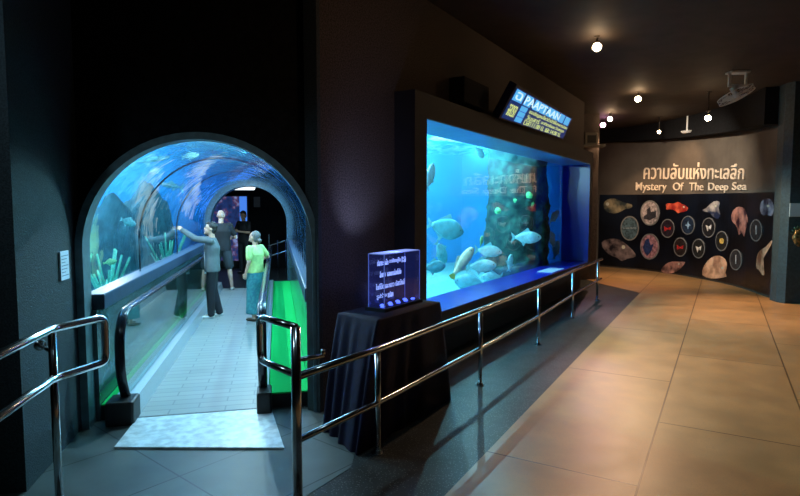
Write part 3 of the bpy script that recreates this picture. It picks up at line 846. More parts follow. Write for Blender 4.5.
def by_words(body, x0, x1):
    n = len(body); i = 0
    for wd_ in body.split():
        k = body.index(wd_, i); i = k + len(wd_)
        yield wd_, x0 + (x1 - x0) * k / n, x0 + (x1 - x0) * i / n
def local_text(body, x0, x1, z0, z1, depth_x, m, parent, name):
    for wd_, a_, b_ in by_words(body, x0, x1): local_word(wd_, a_, b_, z0, z1, depth_x, m, parent, name)
def local_word(body, x0, x1, z0, z1, depth_x, m, parent, name):
    me = text_mesh(body, 1.0, 0.004)
    P_ = fit_text(me, x0, x1, z0, z1)
    for v, (a, d, z) in zip(me.vertices, P_): v.co = (depth_x + (0.002 if d > 0 else -0.002), a, z)
    me.materials.append(m)
    o = bpy.data.objects.new(name, me); C.objects.link(o); o.parent = parent
    return o
for body, a, b2, z in (('ปลาทะเลลึก อาศัยอยู่ใน ทะเล', 0.04, 0.52, 0.39), ('ลึกมาก  แสงแดดส่องไม่ถึง', 0.08, 0.44, 0.285), ('ในที่มืดและหนาว ปลาจึงมี', 0.02, 0.50, 0.18), ('รูปร่าง แปลก', 0.03, 0.30, 0.09)):
    local_text(body, a, b2, z, z + 0.055, -0.10, M_etch, bl, 'etched_writing')
point('block_lamp', BX + Vector((0.10, 0.24, 0.60)), 3.0, (0.25, 0.35, 1.0), 0.02)
spot('block_uplight', BX + Vector((0.0, 0.30, 0.53)), AW(-0.02, -8.95, 2.15), 22, (0.45, 0.55, 1.0), 80, 0.02, 1.0)
spot('wall_fill', (1.7, 2.4, 4.2), AW(0, -8.9, 2.9), 45, WARM, 62, 0.08, 1.0)  # added warm fill for the aquarium wall, from an unseen source
point('block_lamp', AW(0.1, -8.75, 1.03), 0.5, (0.15, 0.2, 1.0), 0.02)

# ------------------------------------------------------------ tilted backlit sign over the window
sg = thing('light_box_sign', 'tilted backlit blue and yellow sign box above the aquarium window', 'illuminated sign')
BL_, BR_ = AW(0.32, -6.0, 3.17), AW(0.32, -2.9, 3.20)
TL_, TR_ = AW(0.56, -6.03, 3.55), None
TR_ = BR_ + (TL_ - BL_) * 0.86 - (BR_ - BL_) * 0.05
ux = (BR_ - BL_); uz = (TL_ - BL_); nn = ux.cross(uz).normalized()
if nn.dot(-BL_) < 0: nn = -nn
def SG(a, b2, off=0.0): return BL_ + ux * a + (TL_ - BL_).lerp(TR_ - BR_, a) * b2 + nn * off   # planar four-sided face
def slab(bm, a0, a1, b0, b1, o0, o1):
    v = [bm.verts.new(SG(a, b2, o)) for a in (a0, a1) for b2 in (b0, b1) for o in (o0, o1)]
    for q in ((0, 1, 3, 2), (4, 6, 7, 5), (0, 4, 5, 1), (2, 3, 7, 6), (0, 2, 6, 4), (1, 5, 7, 3)): bm.faces.new([v[i] for i in q])
bm = bmesh.new(); slab(bm, -0.02, 1.02, -0.05, 1.08, -0.12, 0.0); finish('case', bm, M_dark, sg)
bm = bmesh.new(); slab(bm, 0.0, 1.0, 0.0, 1.0, 0.0, 0.006)
finish('face_panel', bm, mat('dark_blue_backlit_face', (0.01, 0.02, 0.06), 0.3, emit=(0.005, 0.03, 0.16), es=0.8), sg)
M_cy = mat('cyan_backlit_tile', (0.1, 0.4, 0.7), 0.3, emit=(0.10, 0.48, 0.95), es=0.85, var=0.2, scale=6)
M_wt = mat('white_backlit_letters', (0.8, 0.9, 1), 0.3, emit=(0.65, 0.95, 1.0), es=1.0)
M_ol = mat('olive_backlit_writing', (0.3, 0.35, 0.1), 0.3, emit=(0.50, 0.56, 0.18), es=1.3)
bm = bmesh.new()
for k in range(8): 
    a0 = [0.0, 0.15, 0.29, 0.40, 0.52, 0.63, 0.75, 0.87][k]; slab(bm, a0 + 0.008, a0 + (0.13 if k == 0 else 0.105), 0.62, 0.97, 0.006, 0.010)
for k in range(3): slab(bm, 0.155, 0.245, 0.03 + k * 0.19, 0.20 + k * 0.19, 0.006, 0.010)
finish('cyan_tiles', bm, M_cy, sg)
def sign_text(body, a0, a1, b0, b1, m, name):
    for wd_, a_, b_ in by_words(body, a0, a1): sign_word(wd_, a_, b_, b0, b1, m, name)
def sign_word(body, a0, a1, b0, b1, m, name):
    me = text_mesh(body, 1.0, 0.004)
    P_ = fit_text(me, a0, a1, b0, b1)
    for v, (a, d, b2) in zip(me.vertices, P_): v.co = SG(a, b2, 0.014 if d > 0 else 0.0101)
    me.materials.append(m); o = bpy.data.objects.new(name, me); C.objects.link(o); o.parent = sg
sign_text('ฉ', 0.03, 0.11, 0.68, 0.92, M_wt, 'title_writing')
sign_text('PAAPTAAN', 0.16, 0.76, 0.66, 0.93, M_wt, 'title_writing')
sign_text('จอดรถ', 0.02, 0.12, 0.12, 0.50, M_ol, 'body_writing')
for r_ in range(3):
    sign_text(['ขอเชิญชมโชว์ดำน้ำให้อาหารปลา', 'วันเสาร์ อาทิตย์และวันหยุด', 'เวลา 11.00 น. และ 14.00 น.'][r_], 0.28, 0.98 - 0.03 * r_, 0.42 - 0.20 * r_, 0.60 - 0.20 * r_, M_ol, 'body_writing')
for y in (-5.0, -3.3):
    o = finish('wall_arm', bbox(0.002, 0.42, y, y + 0.05, 3.52, 3.57), M_dark, sg); o.location = AO; o.rotation_euler = (0, 0, TA)
bx_ = finish('sign_shadow_box', bbox(0.005, 0.22, -7.0, -6.2, 3.24, 3.56, 0.01), M_black, None, AO, TA)  # black block put in for the sign's shadow on the wall
tag(bx_, 'black box standing in for the shadow left of the backlit sign', 'box')

# ------------------------------------------------------------ downlights
M_bulb = mat('warm_lamp_glass', (1, 0.9, 0.7), 0.3, emit=(1.0, 0.66, 0.36), es=70)
M_bulbp = mat('pink_lamp_glass', (1, 0.7, 0.9), 0.3, emit=(1.0, 0.42, 0.72), es=30)
def downlight(px, py, label, aim, power, col=WARM, bulb=None, sz=1.0, drop=0.0, ang=75):
    z = CEIL - drop
    p = at_z(px, py, z - 0.15 * sz); p.z = z
    t = thing('downlight', label, 'ceiling light', p, 0, 'ceiling spotlights')
    bm = bmesh.new()
    # open cup hanging from a stem, mouth downwards
    prof = [(0.045, 0.0), (0.045, -0.008), (0.012, -0.012), (0.012, -0.07), (0.030, -0.075), (0.036, -0.10), (0.030, -0.10), (0.010, -0.08)]
    seg = 20; rows = []
    for r, zz in prof: rows.append([bm.verts.new((r * sz * math.cos(2 * PI * k / seg), r * sz * math.sin(2 * PI * k / seg), zz * sz)) for k in range(seg)])
    for i in range(len(rows) - 1):
        for k in range(seg): bm.faces.new((rows[i][k], rows[i][(k + 1) % seg], rows[i + 1][(k + 1) % seg], rows[i + 1][k]))
    if drop: cyl(bm, (0, 0), 0.012, -0.02, drop, 10); cyl(bm, (0, 0), 0.045, drop - 0.01, drop, 16)
    finish('housing', bm, mat('dark_bronze', (0.05, 0.045, 0.04), 0.4, metal=0.5), t, smooth=True)
    bm = bmesh.new(); ellipsoid(bm, (0, 0, -0.15 * sz), (0.062 * sz, 0.062 * sz, 0.058 * sz), seg=14, rings=8)
    finish('bulb', bm, bulb or M_bulb, t, smooth=True)
    if power:
        spot('downlight_beam', (p.x, p.y, z - 0.24 * sz), aim, power, col, ang, 0.04, 0.9)
    return p
downlight(597, 47, 'round hanging spotlight nearest the camera on brown ceiling', (3.0, 4.8, 0), SPOT_W * 0.6, ang=95)
downlight(638, 99, 'round hanging spotlight left of the ceiling fan', (5.0, 7.6, 0), SPOT_W * 1.3, ang=70)
downlight(708, 118, 'round hanging spotlight below and left of the ceiling fan', (6.9, 10.2, 0), SPOT_W * 1.2, ang=70, drop=0.4)
downlight(603, 125, 'pink glowing spotlight, lower of the close pair', (4.2, 11.2, 0), SPOT_W * 0.5, (1.0, 0.55, 0.6), M_bulbp, 1.15)
downlight(610, 119, 'warm white spotlight, upper of the close pair', (5.2, 14.5, 0), SPOT_W * 0.8, sz=1.0)
downlight(659, 132, 'tiny far spotlight right of the close pair', (7.2, 16.6, 2.7), SPOT_W * 0.35, sz=0.7, ang=40, drop=0.3)
p = at_z(687, 131, 3.95)
dd = finish('smoke_detector', bbox(-0.16, 0.16, -0.16, 0.16, -0.05, 0.0), M_white, None)
bpy.data.objects.remove(dd)
bm = bmesh.new(); cyl(bm, (0, 0), 0.02, -0.01, CEIL - 3.95, 10); cyl(bm, (0, 0), 0.15, -0.02, 0.0, 24); cyl(bm, (0, 0), 0.11, -0.055, -0.02, 24, 0.14)
dd = finish('smoke_detector', bm, M_white, None, (p.x, p.y, 3.95)); tag(dd, 'flat round white disc on the far ceiling', 'smoke detector')
# light on the lettering
spot('lettering_beam', (6.4, 14.6, 4.1), (*cpt(c_of_px(686, 170)[0]), 2.95), 230, WARM, 50, 0.05, 1.0)
spot('mural_beam', (5.6, 13.0, 4.2), (*cpt(CL * 0.5), 1.7), 620, (1.0, 0.82, 0.62), 100, 0.05, 1.0)

# ------------------------------------------------------------ ceiling fan (wall type head hung from a plate)
fp = at_depth(737, 97, 10.3)
fn = thing('ceiling_fan', 'grey caged fan hanging from a square bracket on the ceiling', 'fan', (fp.x, fp.y, CEIL))
bm = bmesh.new(); box(bm, -0.17, 0.17, -0.10, 0.10, -0.03, 0.0)
box(bm, -0.17, -0.13, -0.02, 0.02, fp.z - CEIL + 0.20, 0.0); box(bm, 0.13, 0.17, -0.02, 0.02, fp.z - CEIL + 0.20, 0.0); box(bm, -0.17, 0.17, -0.02, 0.02, fp.z - CEIL + 0.18, fp.z - CEIL + 0.22)
M_fan = mat('pale_grey_metal', (0.70, 0.70, 0.66), 0.4, metal=0.3)
finish('bracket', bm, M_fan, fn)
tilt = Matrix.Rotation(math.radians(-22), 4, 'Y') @ Matrix.Rotation(math.radians(-14), 4, 'X')
hc = Vector((0, 0, fp.z - CEIL))
def tf(p): return hc + (tilt @ (Vector(p) * 1.12))
bm = bmesh.new()
for rr, zz in ((0.27, 0), (0.27, 0.07), (0.20, -0.02), (0.13, -0.03), (0.06, -0.035)):
    sweep(bm, [tf((rr * math.cos(2 * PI * k / 32), rr * math.sin(2 * PI * k / 32), zz)) for k in range(33)], 0.008 if rr > 0.25 else 0.004, 6)
for k in range(24):
    a = 2 * PI * k / 24
    sweep(bm, [tf((0.03 * math.cos(a), 0.03 * math.sin(a), -0.035)), tf((0.15 * math.cos(a), 0.15 * math.sin(a), -0.03)), tf((0.27 * math.cos(a), 0.27 * math.sin(a), 0.0)), tf((0.27 * math.cos(a), 0.27 * math.sin(a), 0.07)), tf((0.1 * math.cos(a), 0.1 * math.sin(a), 0.10))], 0.003, 5)
finish('cage', bm, M_fan, fn)
for k in range(4):
    bm = bmesh.new(); a = 2 * PI * k / 4
    pts = [(0.03, -0.02), (0.12, -0.07), (0.22, -0.06), (0.24, 0.02), (0.18, 0.07), (0.05, 0.03)]
    V_ = []
    for s_ in (0.03, 0.036):
        V_.append([bm.verts.new(tf((r * math.cos(a) - q * math.sin(a), r * math.sin(a) + q * math.cos(a), s_ + q * 0.3))) for r, q in pts])
    bm.faces.new(V_[0]); bm.faces.new(V_[1])
    for i in range(6): bm.faces.new((V_[0][i], V_[0][(i + 1) % 6], V_[1][(i + 1) % 6], V_[1][i]))
    finish('blade', bm, M_fan, fn)
bm = bmesh.new(); sweep(bm, [tf((0, 0, -0.04)), tf((0, 0, 0.0)), tf((0, 0, 0.14)), hc + Vector((0, 0, 0.20))], [0.03, 0.045, 0.06, 0.03], 16); finish('motor', bm, M_fan, fn, smooth=True)

# wall speaker by the far end of the aquarium wall
sp = at_depth(590, 141, 14.6)
s_ = thing('wall_speaker', 'small pale speaker on a shelf bracket past the aquarium end', 'speaker', sp)
finish('cabinet', bbox(-0.17, 0.17, -0.12, 0.12, -0.10, 0.20, 0.02), mat('grey_speaker_shell', (0.25, 0.24, 0.22), 0.5), s_)
bm = bmesh.new(); box(bm, -0.11, 0.11, -0.135, -0.12, -0.06, 0.13); finish('grille', bm, M_dark, s_)
finish('shelf', bbox(-0.35, 0.35, -0.16, 0.16, -0.16, -0.10, 0.005), mat('grey_speaker_shell', (0.25, 0.24, 0.22), 0.5), s_)
bm = bmesh.new(); box(bm, -0.3, 0.3, 0.16, 0.22, -2.95 + (2.95 - sp.z), CEIL - sp.z)
cl_ = finish('column', bbox(sp.x - 0.12, sp.x + 0.30, 14.78, 15.1, 0, CEIL), M_wall, None, kind='structure'); cl_.name = 'wall_column'
bm.free()

# pillar label and golden mask
q = at_depth(788, 211, 11.02)
lb_ = finish('wall_notice', bbox(-0.02, 0.42, -0.02, 0.0, -0.13, 0.13, 0.004), mat('pale_blue_label', (0.42, 0.55, 0.6), 0.5), None, (7.65, 11.0, 1.86), math.radians(-4))
tag(lb_, 'pale blue rectangular label on the dark pillar right of the mural', 'sign')
mk = thing('wall_mask', 'golden ornament with small leaves hanging on the dark pillar', 'ornament', (7.80, 10.92, 1.32))
bm = bmesh.new(); blobby(bm, (0, 0, 0), (0.13, 0.06, 0.17), 0.35, 2.2, 3, 3)
finish('face', bm, mat('aged_gold', (0.35, 0.22, 0.08), 0.35, metal=0.6, col2=(0.03, 0.05, 0.03), scale=18), mk, smooth=True)
for k in range(9):
    a = PI * (0.1 + 0.8 * k / 8) ; bm = bmesh.new()
    c0 = Vector((math.cos(a) * 0.13, -0.01, 0.03 + math.sin(a) * 0.13)); dv = Vector((math.cos(a), -0.2, math.sin(a)))
    sweep(bm, [c0, c0 + dv * 0.05, c0 + dv * 0.10], [0.012, 0.022, 0.002], 8, flat=0.4)
    finish('leaf', bm, mat('dark_green_leaf', (0.05, 0.12, 0.06), 0.4), mk, smooth=True)

# ============================================================ TANK CONTENTS
rc = at_depth(517, 208, 12.35)
rk = thing('rock_column', 'tall dark algae covered rock column standing inside the aquarium', 'rock', (rc.x, rc.y, TZ0))
bm = bmesh.new()
seg, rows_ = 64, 70; R_ = []
for j in range(rows_ + 1):
    z = (TZ1 - TZ0) * j / rows_; row = []
    for k in range(seg):
        a = 2 * PI * k / seg; d = Vector((math.cos(a), math.sin(a), z * 0.8))
        r = 0.60 * (1 + 0.22 * noise.fractal(d * 1.7 + Vector((3, 1, 0)), 0.8, 2.0, 6)) + 0.10 * (1 - z / 2.6) ** 2
        row.append(bm.verts.new((r * math.cos(a), r * math.sin(a), z)))
    R_.append(row)
for j in range(rows_):
    for k in range(seg): bm.faces.new((R_[j][k], R_[j][(k + 1) % seg], R_[j + 1][(k + 1) % seg], R_[j + 1][k]))
bm.faces.new(R_[0]); bm.faces.new(R_[-1])
finish('stone', bm, M_rock, rk, smooth=True)
M_alga = mat('bright_green_algae', (0.10, 0.65, 0.25), 0.7, var=0.3, scale=30)
for px, py, s in ((498, 211, .07), (516, 200, .06), (529, 196, .085), (532, 204, .05)):
    q = at_depth(px, py, 11.72)
    bm = bmesh.new(); blobby(bm, (0, 0, 0), (s, s * 0.5, s), 0.5, 2.5, 2, px)
    o = finish('algae_tuft', bm, M_alga, rk, smooth=True); o.location = q - Vector((rc.x, rc.y, TZ0))

M_trock = mat('deep_blue_rock', (0.012, 0.075, 0.12), 0.85, col2=(0.004, 0.025, 0.05), scale=6, bump=1.0, spec=0.2)
M_rock2 = mat('grey_blue_rock', (0.03, 0.14, 0.22), 0.85, col2=(0.01, 0.06, 0.11), scale=7, bump=0.8, spec=0.2)
def rock(v, u, r, seed, label, m=M_trock, z=TZ0):
    bm = bmesh.new(); blobby(bm, (0, 0, r[2] * 0.7), r, 0.42, 1.5, 4, seed)
    o = finish('tank_rock', bm, m, None, TW(v, u, z), TT, smooth=True); tag(o, label, 'rock', 'rocks in the tunnel tank'); return o
rock(-3.6, 7.6, (0.45, 0.6, 0.40), 1, 'low dark rock nearest the portal outside the left tunnel glass')
rock(-4.3, 9.1, (0.45, 0.6, 0.9), 2, 'tall pale rock against the blue wall behind the left glass', M_rock2)
rock(-2.75, 10.3, (0.5, 0.8, 0.95), 5, 'broad dark rock behind the second left glass panel')
rock(-2.7, 12.7, (0.55, 0.8, 1.1), 8, 'high dark rock by the far end of the left tank')
rock(-4.2, 11.9, (0.45, 0.7, 1.2), 11, 'tall pale rock deep behind the left glass', M_rock2)
rock(0.95, 8.6, (0.35, 0.7, 0.7), 13, 'dark rock right of the tunnel behind the right glass')
rock(1.0, 11.8, (0.38, 1.0, 0.9), 17, 'long dark rock beyond the right tunnel glass')
# coral sticks
def coral(v, u, h, seed, label, m):
    rnd = random.Random(seed); bm = bmesh.new()
    for k in range(16):
        a = rnd.uniform(0, 2 * PI); l = h * rnd.uniform(0.5, 1.0); t1 = rnd.uniform(0.1, 0.45)
        p1 = Vector((math.cos(a) * t1 * l * 0.5, math.sin(a) * t1 * l * 0.5, l * 0.5)); p2 = Vector((math.cos(a) * t1 * l * 1.2, math.sin(a) * t1 * l * 1.2, l))
        sweep(bm, fillet([Vector((0, 0, 0)), p1, p2], 0.2, 4), [0.035 * (1 - 0.10 * i) for i in range(7)], 7)
    o = finish('coral', bm, m, None, TW(v, u, TZ0), TT, smooth=True); tag(o, label, 'coral', 'branching corals in the tunnel tank')
M_c1 = mat('green_coral', (0.08, 0.55, 0.40), 0.7, var=0.2, scale=20); M_c2 = mat('pale_coral', (0.35, 0.75, 0.7), 0.7, var=0.2, scale=20)
coral(-2.3, 6.5, 1.05, 1, 'green branching coral just outside the left glass near the portal', M_c1)
coral(-4.3, 6.4, 1.5, 2, 'pale tall coral left behind the portal ring', M_c2)
coral(-2.3, 8.4, 0.9, 3, 'green branching coral outside the second left glass panel', M_c1)
coral(-2.1, 11.6, 1.1, 4, 'green branching coral near the far left glass', M_c1)
# tall pale rope like kelp in the first panel
for k, (v, u, lb2) in enumerate(((-3.1, 6.5, 'pale ragged kelp strand hanging by the first tunnel panel'), (-4.3, 7.9, 'pale ragged kelp strand deeper in the left tank'))):
    bm = bmesh.new(); pts = []; rr = []
    for j in range(26):
        z = TZ0 + (2.95 - TZ0) * j / 25
        pts.append(Vector((0.10 * math.sin(z * 2.2 + k) + 0.14 * z, 0.08 * math.cos(z * 3), z))); rr.append(0.035 + 0.03 * abs(noise.noise(Vector((z * 4, k, 0)))))
    sweep(bm, pts, rr, 8)
    for j in range(40):
        i = random.randrange(1, 25); a = random.uniform(0, 2 * PI)
        sweep(bm, [pts[i], pts[i] + Vector((0.08 * math.cos(a), 0.08 * math.sin(a), 0.03)), pts[i] + Vector((0.15 * math.cos(a), 0.15 * math.sin(a), -0.04))], [0.015, 0.012, 0.003], 5)
    o = finish('kelp_strand', bm, M_c2, None, TW(v, u, 0), TT, smooth=True); tag(o, lb2, 'kelp')

# ------------------------------------------------------------ fish
def fish_mesh(parent, hgt, wid, prof, tail, mats, dorsal=0.16, snout=0.0):
    # body along +x, length 1, nose at +0.5
    bm = bmesh.new(); rings = []; n = 22; seg = 16
    for i in range(n + 1):
        t = i / n
        x = 0.5 - 0.86 * t
        h = hgt * prof(t); w_ = wid * prof(t) ** 0.8
        zc = snout * (1 - t) ** 3
        rings.append([bm.verts.new((x, w_ * math.cos(2 * PI * k / seg), zc + h * math.sin(2 * PI * k / seg))) for k in range(seg)])
    for i in range(n):
        for k in range(seg): bm.faces.new((rings[i][k], rings[i][(k + 1) % seg], rings[i + 1][(k + 1) % seg], rings[i + 1][k]))
    bm.faces.new(rings[0]); bm.faces.new(rings[-1])
    finish('body', bm, mats[0], parent, smooth=True)
    def fin(name, pts, y=0.0, th=0.006, rot=None, m=None):
        bm = bmesh.new(); A = []; B = []
        for x, z in pts:
            p, q = Vector((x, y - th / 2, z)), Vector((x, y + th / 2, z))
            if rot: p, q = rot @ p, rot @ q
            A.append(bm.verts.new(p)); B.append(bm.verts.new(q))
        bm.faces.new(A); bm.faces.new(B); k_ = len(A)
        for k in range(k_): bm.faces.new((A[k], A[(k + 1) % k_], B[(k + 1) % k_], B[k]))
        finish(name, bm, m or mats[1], parent)
    fin('tail_fin', [(-0.33, 0.02), (-0.5, tail), (-0.47, 0.05), (-0.44, 0.0), (-0.47, -0.05), (-0.5, -tail), (-0.33, -0.02)] if tail > 0.12 else [(-0.33, 0.03), (-0.48, tail), (-0.51, 0), (-0.48, -tail), (-0.33, -0.03)], m=mats[2])
    fin('dorsal_fin', [(0.15, hgt * 0.85), (0.06, hgt + dorsal * 0.7), (-0.03, hgt * 0.95 + dorsal * 0.35), (-0.2, hgt * 0.7), (-0.3, hgt * 0.3), (-0.1, hgt * 0.5)])
    fin('anal_fin', [(0.0, -hgt * 0.85), (-0.08, -hgt - dorsal * 0.5), (-0.16, -hgt * 0.75), (-0.3, -hgt * 0.28), (-0.1, -hgt * 0.5)])
    for s in (-1, 1):
        R = Matrix.Translation((0.2, s * wid * 0.85, -hgt * 0.15)) @ Matrix.Rotation(s * 0.5, 4, 'Z')
        fin('pectoral_fin', [(0.0, 0.02), (-0.16, 0.0), (-0.13, -0.06), (0.0, -0.03)], rot=R)
        bm = bmesh.new(); ellipsoid(bm, (0.40, s * wid * prof(0.12) ** 0.8 * 0.92, hgt * 0.12 + snout * 0.6), (0.018, 0.010, 0.018), seg=8, rings=6)
        finish('eye', bm, M_dark, parent)
def prof_deep(t): return max(0.06, (math.sin(PI * min(1, t * 0.92 + 0.03)) ** 0.75) * (1 - 0.35 * t)) * 1.15
def prof_long(t): return max(0.08, (math.sin(PI * min(1, t * 0.90 + 0.04)) ** 0.6) * (1 - 0.45 * t)) * 1.1
M_silver = mat('silver_blue_fish_skin', (0.35, 0.78, 0.85), 0.3, var=0.15, scale=6, spec=0.7)
M_sfin = mat('pale_blue_fin', (0.2, 0.6, 0.7), 0.5)
M_cream = mat('cream_fish_skin', (0.80, 0.85, 0.62), 0.4, col2=(0.45, 0.6, 0.5), scale=9)
M_yel = mat('yellow_green_tail', (0.45, 0.62, 0.10), 0.5)
M_grey = mat('grey_blue_fish_skin', (0.10, 0.42, 0.50), 0.4, var=0.2, scale=5)
M_gfish = mat('green_yellow_fish_skin', (0.25, 0.75, 0.35), 0.4, var=0.2, scale=9)
protos = {}
def proto(kind):
    name = 'fish'
    o = thing(name, '', 'fish', (0, 0, 0), 0, 'fish in the aquarium')
    if kind == 'trevally': fish_mesh(o, 0.21, 0.075, prof_deep, 0.19, (M_silver, M_sfin, M_sfin))
    if kind == 'round': fish_mesh(o, 0.27, 0.09, prof_deep, 0.17, (M_grey, M_sfin, M_sfin))
    if kind == 'grouper': fish_mesh(o, 0.17, 0.10, prof_long, 0.11, (M_cream, M_cream, M_yel), 0.08)
    if kind == 'small': fish_mesh(o, 0.24, 0.09, prof_deep, 0.10, (M_gfish, M_gfish, M_gfish), 0.10)
    if kind == 'shark': fish_mesh(o, 0.085, 0.07, prof_long, 0.15, (M_grey, M_grey, M_grey), 0.12)
    return o
def place_fish(kind, loc, length, yaw, pitch, roll, label, group='fish in the aquarium'):
    if kind in protos: o = copy_tree(protos[kind])
    else: o = proto(kind); protos[kind] = o
    o.location = loc; o.scale = (length,) * 3
    o.rotation_euler = (roll, -pitch, yaw)
    o['label'] = label; o['group'] = group
    return o
def aq(px, py, d, off=0): 
    Y = glass_Y(px) + d
    return at_depth(px, py, Y), Y
F = [
 ('trevally', 526, 237.5, 0.35, 27, 0.0, 0.0, 'silver blue fish with forked tail swimming before the rock column'),
 ('grouper', 462, 263, 0.5, 34, 0.35, 0.9, 'cream fish with yellow green tail, nose pointing up'),
 ('trevally', 488, 251, 0.9, 26, 0.2, -0.1, 'silver fish above the others of the low shoal'),
 ('trevally', 481, 266, 0.7, 28, 0.1, 0.05, 'silver fish in the middle of the low shoal'),
 ('round', 471, 283, 0.8, 30, PI - 0.3, 0.1, 'broad grey blue fish lowest on the left of the shoal'),
 ('trevally', 492, 277, 0.9, 22, PI + 0.3, 0.0, 'silver fish low in the shoal facing left by the sill'),
 ('round', 445, 228, 1.6, 36, 0.3, -0.25, 'large hazy fish in the open blue water on the left'),
 ('round', 441, 252, 2.3, 26, 0.9, -0.9, 'hazy grey fish diving below the large one'),
 ('round', 434, 267, 0.9, 22, 0.3, 0.1, 'blue fish low beside the left edge of the window'),
 ('trevally', 430, 177, 0.35, 26, 0.8, 1.2, 'pale upright fish cut by the left edge of the window'),
 ('round', 479, 152, 1.3, 14, 0.4, -0.8, 'small dark blue fish high near the top of the water'),
 ('small', 481.5, 241, 0.6, 10, 0.7, 1.3, 'small green fish hovering left of the rock column'),
 ('trevally', 510, 263, 0.5, 16, 0.5, 1.4, 'thin silver fish hanging upright before the column foot'),
 ('trevally', 554, 217, 0.5, 17, 0.6, 0.7, 'pale fish highest to the right of the column'),
 ('trevally', 551, 237, 0.5, 20, 0.6, -1.1, 'pale fish to the right of the column, below the highest one'),
 ('round', 556, 250, 0.4, 18, 0.7, 1.2, 'blue green fish lowest right of the column'),
]
for kd, x, y, d, L_, yaw, pit, lb3 in F:
    p, Y = aq(x, y, d)
    place_fish(kd, p, L_ * Y / FPX * 1.12, yaw, pit, 0, lb3)
G = [('shark', 172, 186, 8.6, 30, PI * 0.85, 0.15, 'slim grey shark gliding outside the second tunnel panel'),
     ('trevally', 156, 171, 7.6, 13, PI, -0.3, 'pale fish high outside the first tunnel panel'),
     ('trevally', 190, 156, 9.0, 15, 0.3, 0.2, 'pale fish high over the tunnel near its top'),
     ('round', 128, 222, 7.6, 14, 0.6, -0.4, 'blue fish halfway up outside the first tunnel panel'),
     ('small', 110, 262, 7.2, 12, 0.2, 0.2, 'small green fish low outside the first tunnel panel'),
     ('shark', 150, 160, 9.5, 34, 0.5, 0.2, 'grey shark high behind the first seam of the tunnel')]
for kd, x, y, Y, L_, yaw, pit, lb3 in G:
    place_fish(kd, at_depth(x, y, Y), L_ * Y / FPX * 1.1, yaw, pit, 0, lb3, 'fish around the tunnel')

# ============================================================ ROOM BEYOND THE TUNNEL
ps = thing('coral_poster', 'blue and violet backlit reef picture in the dark room beyond the tunnel', 'picture')
a_ = at_depth(208, 196.5, 17.6); b_ = at_depth(247.5, 232, 17.6)
def reef():
    m = bpy.data.materials.new('backlit_reef_picture'); m.use_nodes = True
    N, L = m.node_tree.nodes, m.node_tree.links; b = N['Principled BSDF']
    tc = N.new('ShaderNodeTexCoord'); vo = N.new('ShaderNodeTexNoise'); vo.inputs['Scale'].default_value = 5; vo.inputs['Detail'].default_value = 6
    L.new(tc.outputs['Object'], vo.inputs['Vector'])
    r = N.new('ShaderNodeValToRGB'); e = r.color_ramp.elements
    e[0].position = 0.35; e[0].color = (0.02, 0.03, 0.12, 1); e[1].position = 0.7; e[1].color = (0.30, 0.42, 0.85, 1)
    x = e.new(0.5); x.color = (0.02, 0.06, 0.24, 1); x = e.new(0.57); x.color = (0.14, 0.05, 0.13, 1)
    L.new(vo.outputs['Fac'], r.inputs['Fac']); L.new(r.outputs[0], b.inputs['Base Color']); L.new(r.outputs[0], b.inputs['Emission Color'])
    b.inputs['Emission Strength'].default_value = 0.55
    return m
finish('screen', bbox(a_.x, b_.x - 0.22, 17.55, 17.58, b_.z - 0.9, a_.z), reef(), ps)
finish('side_strip', bbox(b_.x - 0.22, b_.x, 17.55, 17.58, b_.z - 0.9, a_.z), mat('blue_lit_strip', (0.05, 0.2, 0.9), 0.4, emit=(0.08, 0.28, 1.0), es=0.8), ps)
finish('case', bbox(a_.x - 0.05, b_.x + 0.05, 17.58, 17.66, 0.0, a_.z + 0.05), M_dark, ps)
p = at_depth(246.5, 186, 15.6)
ls = thing('hanging_light_sign', 'white glowing slanted sign box hanging beyond the tunnel mouth', 'illuminated sign', p, 0.1)
bm = bmesh.new(); vs, _ = box(bm, -0.26, 0.26, -0.04, 0.04, -0.11, 0.11)
for v in vs: v.co.x += v.co.z * 0.5
finish('lit_face', bm, mat('white_lit_sign', (0.9, 0.95, 1), 0.4, emit=(0.85, 0.95, 1.0), es=1.6), ls)
bm = bmesh.new()
for x in (-0.2, 0.0, 0.2): box(bm, x - 0.05, x + 0.05, -0.03, 0.03, 0.112, 0.14)
sweep(bm, [(-0.18, 0, 0.1), (-0.18, 0, CEIL - p.z)], 0.008, 6); sweep(bm, [(0.22, 0, 0.1), (0.22, 0, CEIL - p.z)], 0.008, 6)
finish('hanger', bm, M_dark, ls)
p = at_depth(257, 202, 17.5)
wn = finish('wall_notice', bbox(-0.10, 0.10, -0.02, 0.0, -0.16, 0.16, 0.004), mat('dim_grey_notice', (0.12, 0.13, 0.15), 0.5), None, p); tag(wn, 'small grey notice on the dark wall beyond the tunnel', 'sign')
bm = bmesh.new(); prism(bm, [(a_.x - 1.2, 17.7), (-1.2, 17.7), (-1.2, 17.8), (a_.x - 1.2, 17.8)], 0, CEIL); struct('wall_beyond', bm, M_black)
